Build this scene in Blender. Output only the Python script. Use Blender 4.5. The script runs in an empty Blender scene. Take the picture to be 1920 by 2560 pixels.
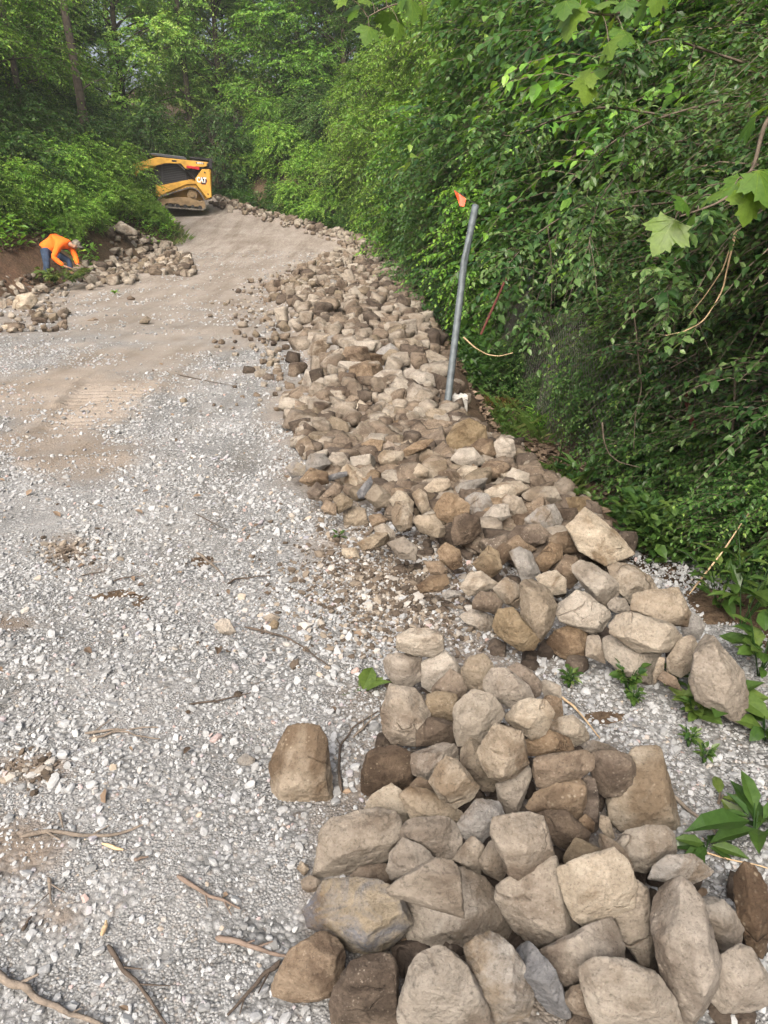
import bpy, bmesh, math, random
import numpy as np
from mathutils import Vector, Matrix

# ------------------------------------------------------------------ camera, sky, sun, exposure
SC = bpy.context.scene
COL = SC.collection
PITCH = math.radians(21.8)
CAM = np.array([0.0, 0.0, 1.5])
cam_d = bpy.data.cameras.new('camera')
cam_d.sensor_fit = 'VERTICAL'; cam_d.sensor_height = 36.0; cam_d.lens = 26.0
cam_d.clip_start = 0.05; cam_d.clip_end = 1500
cam = bpy.data.objects.new('camera', cam_d); COL.objects.link(cam)
cam.location = CAM; cam.rotation_euler = (math.radians(90) - PITCH, 0, 0)
SC.camera = cam

SUN_EL, SUN_AZ = math.radians(44), math.radians(-163)      # high, veiled by cloud, behind the camera's left shoulder
wd = bpy.data.worlds.new('World'); SC.world = wd; wd.use_nodes = True
nt = wd.node_tree
sky = nt.nodes.new('ShaderNodeTexSky'); sky.sky_type = 'NISHITA'; sky.sun_disc = False
sky.sun_elevation = SUN_EL; sky.sun_rotation = SUN_AZ
sky.air_density = 0.7; sky.dust_density = 9.0; sky.ozone_density = 0.2
nt.links.new(sky.outputs[0], nt.nodes['Background'].inputs[0])
nt.nodes['Background'].inputs[1].default_value = 0.15
sun_d = bpy.data.lights.new('sun', 'SUN'); sun_d.energy = 1.9; sun_d.angle = math.radians(32); sun_d.color = (1, 0.975, 0.935)
sun = bpy.data.objects.new('sun', sun_d); COL.objects.link(sun)
sv = Vector((math.sin(SUN_AZ) * math.cos(SUN_EL), math.cos(SUN_AZ) * math.cos(SUN_EL), math.sin(SUN_EL)))
sun.rotation_euler = sv.to_track_quat('Z', 'Y').to_euler()
SC.view_settings.view_transform = 'Standard'; SC.view_settings.look = 'None'
SC.view_settings.exposure = 1.12; SC.view_settings.gamma = 1.0
SC.render.engine = 'CYCLES'
cy = SC.cycles
cy.max_bounces = 7; cy.diffuse_bounces = 4; cy.glossy_bounces = 2; cy.transmission_bounces = 4; cy.transparent_max_bounces = 4
cy.caustics_reflective = False; cy.caustics_refractive = False
cy.use_denoising = True; cy.use_adaptive_sampling = True; cy.adaptive_threshold = 0.02

# ------------------------------------------------------------------ small helpers
RNG = np.random.default_rng(7)
def unit(v): return v / np.maximum(np.linalg.norm(v, axis=-1, keepdims=True), 1e-9)
def tag(o, label=None, cat=None, group=None, kind=None):
    for k, v in (('label', label), ('category', cat), ('group', group), ('kind', kind)):
        if v: o[k] = v
    return o
def empty(name, loc=(0, 0, 0), rz=0.0):
    o = bpy.data.objects.new(name, None); COL.objects.link(o); o.location = loc; o.rotation_euler = (0, 0, rz)
    o.empty_display_size = 0.1
    return o
def link(name, me, parent=None):
    o = bpy.data.objects.new(name, me); COL.objects.link(o)
    if parent: o.parent = parent
    return o
def copy_tree(o, parent=None):
    c = o.copy(); COL.objects.link(c); c.parent = parent
    for ch in list(o.children): copy_tree(ch, c)
    return c

def mk_mesh(name, pieces, mats, smooth=False):
    """pieces: (verts (n,3), faces (m,k) int, material index, tint (n,) or None)"""
    me = bpy.data.meshes.new(name)
    off = 0; V = []; LV = []; LS = []; MI = []; T = []; lo = 0; has = any(p[3] is not None for p in pieces)
    for v, f, mi, t in pieces:
        v = np.asarray(v, np.float32).reshape(-1, 3); f = np.asarray(f, np.int32)
        if len(f) == 0: continue
        V.append(v); LV.append((f + off).ravel()); k = f.shape[1]
        LS.append(lo + np.arange(len(f), dtype=np.int32) * k); lo += f.size
        MI.append(np.full(len(f), mi, np.int32)); off += len(v)
        T.append(np.zeros(len(v), np.float32) if t is None else np.asarray(t, np.float32))
    V = np.concatenate(V); LV = np.concatenate(LV); LS = np.concatenate(LS); MI = np.concatenate(MI)
    me.vertices.add(len(V)); me.vertices.foreach_set('co', V.ravel())
    me.loops.add(len(LV)); me.loops.foreach_set('vertex_index', LV)
    me.polygons.add(len(LS)); me.polygons.foreach_set('loop_start', LS)
    for m in mats: me.materials.append(m)
    me.polygons.foreach_set('material_index', MI)
    if has:
        a = me.attributes.new('tint', 'FLOAT', 'POINT'); a.data.foreach_set('value', np.concatenate(T))
    me.update(calc_edges=True)
    me.polygons.foreach_set('use_smooth', np.full(len(LS), smooth, bool))
    return me

def tube(pts, radii, sides=6, cap=True, flat=None):
    pts = np.asarray(pts, float); n = len(pts); radii = np.broadcast_to(np.asarray(radii, float), (n,))
    t = unit(np.gradient(pts, axis=0)); ref = np.array([0, 0, 1.0]) if abs(t[0, 2]) < .9 else np.array([0, 1.0, 0])
    a = unit(np.cross(t, ref)); b = np.cross(t, a)
    an = np.arange(sides) / sides * 2 * np.pi
    V = pts[:, None] + radii[:, None, None] * (np.cos(an)[None, :, None] * a[:, None] + np.sin(an)[None, :, None] * b[:, None])
    V = V.reshape(-1, 3); i = np.arange(n - 1)[:, None] * sides; j = np.arange(sides)[None]; k = (j + 1) % sides
    F = np.stack([i + j, i + k, i + sides + k, i + sides + j], -1).reshape(-1, 4)
    if cap:
        c0, c1 = len(V), len(V) + 1
        V = np.vstack([V, pts[0], pts[-1]]); jj = np.arange(sides); kk = (jj + 1) % sides
        F = np.vstack([F, np.stack([kk, jj, np.full(sides, c0), np.full(sides, c0)], -1)[:, :4]]) if False else F
        tri = np.vstack([np.stack([kk, jj, np.full(sides, c0)], -1), np.stack([jj + (n - 1) * sides, kk + (n - 1) * sides, np.full(sides, c1)], -1)])
        return V, F, tri
    return V, F, np.zeros((0, 3), int)
def tube_pieces(pts, radii, sides=6, mi=0, tint=None):
    V, F, T = tube(pts, radii, sides)
    t = None if tint is None else np.full(len(V), tint)
    return [(V, F, mi, t), (V, T, mi, t)]

def _hash(ix, iy, iz, seed):
    h = (ix.astype(np.int64) * 374761393 + iy.astype(np.int64) * 668265263 + iz.astype(np.int64) * 2147483647 + seed * 1274126177) & 0xffffffff
    h = ((h ^ (h >> 13)) * 1274126177) & 0xffffffff
    h = (h ^ (h >> 16)) & 0xffffffff
    return h / 4294967295.0 * 2 - 1
def noise3(p, seed=0):
    p = np.asarray(p, float); i = np.floor(p).astype(np.int64); f = p - i; u = f * f * f * (f * (f * 6 - 15) + 10)
    r = 0
    for dx in (0, 1):
        for dy in (0, 1):
            for dz in (0, 1):
                w = (u[..., 0] if dx else 1 - u[..., 0]) * (u[..., 1] if dy else 1 - u[..., 1]) * (u[..., 2] if dz else 1 - u[..., 2])
                r = r + w * _hash(i[..., 0] + dx, i[..., 1] + dy, i[..., 2] + dz, seed)
    return r
def fbm(p, oct=4, seed=0, gain=.5):
    s = 0; a = 1.0; q = np.asarray(p, float)
    for k in range(oct): s = s + a * noise3(q, seed + k * 17); q = q * 2.03 + 11.3; a *= gain
    return s
def smooth(a, b, x):
    t = np.clip((x - a) / (b - a), 0, 1); return t * t * (3 - 2 * t)

# ------------------------------------------------------------------ the lie of the land
XR_Y = [-4, 1.9, 3, 4, 4.9, 5.45, 8.3, 13.8, 19, 23, 26, 28, 30, 32, 35, 40, 60]
XR_X = [1.5, 1.25, 1.12, 1.02, .84, .6, .53, .57, .5, .22, -.7, -1.8, -3.2, -5, -7, -11, -30]
XL_Y = [-4, 8, 11.8, 13, 16, 18, 21, 26, 29, 32, 35, 40, 60]
XL_X = [-9, -7.6, -6.5, -6.6, -7.3, -7.3, -6.9, -6.5, -7.6, -12, -14.5, -19, -40]
XB_Y = [5.4, 6, 7.1, 9.8, 12, 16, 21, 23, 24.5, 26, 28, 30, 32, 35]
XB_X = [-.75, -.86, -.7, -1.25, -1.7, -2.4, -2.0, -1.2, -.9, -1.7, -2.9, -4.3, -6, -8]
def xr(y): return np.interp(y, XR_Y, XR_X)
def xl(y): return np.interp(y, XL_Y, XL_X)
def xb(y): return np.interp(y, XB_Y, XB_X)
def base_z(y):
    q = np.clip(y, 14, 35) - 14
    return .005 * q * q + .05 * np.clip(y - 35, 0, 80) + .16 * np.clip(y - 42, 0, 60)
def mound(x, y):
    e = np.minimum(x - xb(y), xr(y) + .12 - x)
    return .17 * smooth(0, .5, e) * smooth(5.2, 6.2, y) * (1 - smooth(22, 25, y) * .6)
def hz(x, y):
    x = np.asarray(x, float); y = np.asarray(y, float)
    z = base_z(y) + mound(x, y)
    s = x - xr(y) - .1
    d = .62 * smooth(2.6, 4.6, y) * (1 - .55 * smooth(11, 18, y))
    z = z - d * smooth(0, .65, s) + (.30 + .25 * smooth(10, 20, y)) * np.clip(s - 1.25, 0, 4)
    q = xl(y) - x
    z = z + .95 * smooth(0, 1.3, q) * smooth(9, 13, y) + .33 * np.clip(q - 1.0, 0, 6)
    return z
F_PX = 2560 / 2 / math.tan(math.atan(18 / 26.0))
FWD = np.array([0, math.cos(PITCH), -math.sin(PITCH)]); UP = np.array([0, math.sin(PITCH), math.cos(PITCH)]); RT = np.array([1.0, 0, 0])
def ray(u, v):
    """direction (with unit depth along the lens axis) of a point of the 1920x2560 photograph"""
    return FWD + (u - 960) / F_PX * RT - (v - 1280) / F_PX * UP
def on_ground(u, v, zc=0.0, surf=hz):
    """depth where the sight line meets the terrain raised by zc"""
    d = ray(u, v); t = .6
    while t < 60:
        p = CAM + d * t
        if p[2] - float(surf(p[0], p[1])) - zc <= 0: break
        t *= 1.02
    lo, hi = t / 1.02, t
    for _ in range(18):
        m = .5 * (lo + hi); p = CAM + d * m
        if p[2] - float(surf(p[0], p[1])) - zc <= 0: hi = m
        else: lo = m
    return hi
def at(u, v, D): return CAM + ray(u, v) * D

# ------------------------------------------------------------------ materials
def new_mat(name, rough=.8, spec=.3):
    m = bpy.data.materials.new(name); m.use_nodes = True
    b = m.node_tree.nodes['Principled BSDF']; b.inputs['Roughness'].default_value = rough
    b.inputs['Specular IOR Level'].default_value = spec
    return m, m.node_tree, b
class NT:
    def __init__(s, nt): s.nt = nt
    def n(s, typ, **kw):
        x = s.nt.nodes.new('ShaderNode' + typ)
        for k, v in kw.items():
            if k in x.inputs: x.inputs[k].default_value = v
            else: setattr(x, k, v)
        return x
    def l(s, a, b): s.nt.links.new(a, b)
    def noise(s, vec, scale, detail=4, rough=.55, dist=0):
        x = s.n('TexNoise', Scale=scale, Detail=detail, Roughness=rough, Distortion=dist); s.l(vec, x.inputs['Vector']); return x.outputs[0]
    def ramp(s, fac, stops, interp='LINEAR'):
        x = s.n('ValToRGB'); e = x.color_ramp.elements; x.color_ramp.interpolation = interp
        while len(e) < len(stops): e.new(.5)
        for el, (p, c) in zip(e, stops): el.position = p; el.color = (*c, 1) if len(c) == 3 else c
        s.l(fac, x.inputs[0]); return x.outputs[0]
    def mix(s, fac, a, b, blend='MIX'):
        x = s.n('Mix', data_type='RGBA', blend_type=blend)
        for v, i in ((fac, 0), (a, 6), (b, 7)):
            if isinstance(v, (int, float)): x.inputs[i].default_value = v
            elif isinstance(v, tuple): x.inputs[i].default_value = (*v, 1)
            else: s.l(v, x.inputs[i])
        return x.outputs[2]
    def math(s, op, a, b=0.0, clamp=False):
        x = s.n('Math', operation=op, use_clamp=clamp)
        for v, i in ((a, 0), (b, 1)):
            if isinstance(v, (int, float)): x.inputs[i].default_value = v
            else: s.l(v, x.inputs[i])
        return x.outputs[0]
    def bump(s, h, strength, dist, normal=None):
        x = s.n('Bump', Strength=strength, Distance=dist); s.l(h, x.inputs['Height'])
        if normal is not None: s.l(normal, x.inputs['Normal'])
        return x.outputs[0]
def g(v): return tuple((c / 255 / 12.92 if c / 255 <= .04045 else ((c / 255 + .055) / 1.055) ** 2.4) for c in v)

def plain(name, col, rough=.6, metal=0.0, var=.12, scale=8, spec=.4, bump=0.0):
    m, t, b = new_mat(name, rough, spec); N = NT(t); b.inputs['Metallic'].default_value = metal
    tc = N.n('TexCoord').outputs['Object']
    f = N.noise(tc, scale, 6, .6)
    c = N.ramp(f, [(.25, tuple(x * (1 - var * 2) for x in col)), (.55, col), (.8, tuple(min(1, x * (1 + var)) for x in col))])
    N.l(c, b.inputs['Base Color'])
    if bump: N.l(N.bump(N.noise(tc, scale * 4, 5), bump, .01), b.inputs['Normal'])
    return m

def rock_mat(name, lo, mid, hi, dirt, dirt_amt, fleck=.35, special=None):
    m, t, b = new_mat(name, .92, .18); N = NT(t)
    tc = N.n('TexCoord').outputs['Object']
    oi = N.n('ObjectInfo').outputs['Random']
    off = N.n('VectorMath', operation='ADD'); N.l(tc, off.inputs[0])
    cx = N.n('CombineXYZ'); sc = N.math('MULTIPLY', oi, 37.0)
    for i in range(3): N.l(sc, cx.inputs[i])
    N.l(cx.outputs[0], off.inputs[1])
    ps = N.n('VectorMath', operation='SCALE'); N.l(off.outputs[0], ps.inputs[0]); N.l(N.math('ADD', N.math('MULTIPLY', oi, .95), .55), ps.inputs['Scale']); p = ps.outputs[0]
    a = N.noise(p, 9, 8, .62, .3)
    c = N.ramp(a, [(.3, lo), (.5, mid), (.72, hi)])
    c = N.mix(N.ramp(N.noise(p, 55, 6, .7), [(.42, (0, 0, 0)), (.7, (.75,) * 3)]), c, hi)
    dm = N.ramp(N.noise(p, 4.5, 7, .6, .6), [(.56 - dirt_amt * .3, (0,) * 3), (.66 - dirt_amt * .2, (1,) * 3)])
    c = N.mix(N.math('MULTIPLY', dm, .85), c, dirt)
    if special is not None:
        sm = N.ramp(N.noise(p, 9, 9, .72, .8), [(.44, (0,) * 3), (.66, (1,) * 3)])
        c = N.mix(N.math('MULTIPLY', sm, .9), c, special)
    vo = N.n('TexVoronoi', Scale=95.0); N.l(p, vo.inputs['Vector'])
    fl = N.math('MULTIPLY', N.ramp(vo.outputs['Distance'], [(.12, (1,) * 3), (.34, (0,) * 3)]), N.ramp(N.noise(p, 24, 5, .7), [(.5, (0,) * 3), (.64, (1,) * 3)]))
    c = N.mix(N.math('MULTIPLY', fl, fleck), c, (.50, .44, .34))
    st = N.n('Mapping'); N.l(p, st.inputs[0]); st.inputs['Scale'].default_value = (4, 4, 34); st.inputs['Rotation'].default_value = (.5, .35, 0)
    c = N.mix(.55, c, N.mix(1.0, c, N.ramp(N.noise(st.outputs[0], 1.0, 6, .7), [(.34, (.62, .60, .57)), (.6, (1.12, 1.12, 1.12))]), 'MULTIPLY'))
    pit = N.ramp(N.noise(p, 120, 4, .7), [(.3, (.55,) * 3), (.46, (1,) * 3)])
    c = N.mix(1.0, c, pit, 'MULTIPLY')
    wv = N.n('VectorMath', operation='ADD'); N.l(p, wv.inputs[0]); wn = N.n('TexNoise', Scale=5.0, Detail=5.0); N.l(p, wn.inputs['Vector'])
    w2 = N.n('VectorMath', operation='SCALE', Scale=.16); N.l(wn.outputs['Color'], w2.inputs[0]); N.l(w2.outputs[0], wv.inputs[1])
    ck = N.n('TexVoronoi', feature='DISTANCE_TO_EDGE', Scale=6.5); N.l(wv.outputs[0], ck.inputs['Vector'])
    crack = N.math('MULTIPLY', N.ramp(ck.outputs['Distance'], [(.0, (1,) * 3), (.022, (0,) * 3)]), N.ramp(N.noise(p, 6, 3), [(.57, (0,) * 3), (.64, (1,) * 3)]))
    c = N.mix(N.math('MULTIPLY', crack, .6), c, dirt)
    br = N.n('HueSaturation', Saturation=1.0); N.l(c, br.inputs['Color'])
    o2 = N.math('FRACT', N.math('MULTIPLY', oi, 7.31)); N.l(N.math('ADD', N.math('MULTIPLY', o2, .4), .66), br.inputs['Saturation'])
    N.l(N.math('ADD', N.math('MULTIPLY', oi, .42), .80), br.inputs['Value'])
    N.l(br.outputs[0], b.inputs['Base Color'])
    h1 = N.bump(N.noise(p, 28, 9, .68), .85, .03)
    h2 = N.bump(N.noise(p, 130, 7, .72), .75, .008, h1); h2 = N.bump(N.math('MULTIPLY', crack, -1.0), .8, .012, h2)
    N.l(h2, b.inputs['Normal'])
    return m
TAN = rock_mat('tan_stone', (0.169, 0.137, 0.099), (0.241, 0.203, 0.153), (0.328, 0.284, 0.225), (0.104, 0.072, 0.045), .27)
LIGHT = rock_mat('pale_stone', (0.206, 0.174, 0.131), (0.282, 0.244, 0.191), (0.363, 0.326, 0.264), (0.144, 0.107, 0.070), .19)
BROWN = rock_mat('brown_stone', (0.101, 0.072, 0.047), (0.151, 0.110, 0.073), (0.250, 0.195, 0.137), (0.069, 0.046, 0.030), .22, .5)
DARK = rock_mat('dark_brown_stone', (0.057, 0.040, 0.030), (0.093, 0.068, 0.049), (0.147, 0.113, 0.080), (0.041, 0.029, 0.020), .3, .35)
OCHRE = rock_mat('ochre_stone', (0.116, 0.087, 0.053), (0.174, 0.134, 0.084), (0.242, 0.196, 0.133), (0.080, 0.056, 0.033), .15)
GREY = rock_mat('grey_stone', (0.129, 0.118, 0.103), (0.200, 0.189, 0.171), (0.286, 0.275, 0.256), (0.143, 0.107, 0.070), .12)
BLUE = rock_mat('blue_grey_stone', (0.171, 0.143, 0.107), (0.236, 0.201, 0.146), (0.301, 0.260, 0.195), (0.121, 0.085, 0.049), .02, .3, (0.103, 0.118, 0.151))
SLATE = rock_mat('slate_stone', (0.070, 0.075, 0.083), (0.117, 0.121, 0.131), (0.203, 0.208, 0.213), (0.135, 0.110, 0.077), -.02, .2)
MOTT = rock_mat('mottled_stone', (0.114, 0.077, 0.045), (0.172, 0.126, 0.077), (0.259, 0.207, 0.141), (0.078, 0.048, 0.025), .18, .6, (0.366, 0.353, 0.320))
TONES = dict(T=TAN, L=LIGHT, B=BROWN, D=DARK, O=OCHRE, G=GREY, U=BLUE, S=SLATE, M=MOTT)
TONE_WORD = dict(T='tan', L='pale', B='brown', D='dark brown', O='ochre', G='grey', U='blue grey', S='slate', M='mottled')
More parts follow.
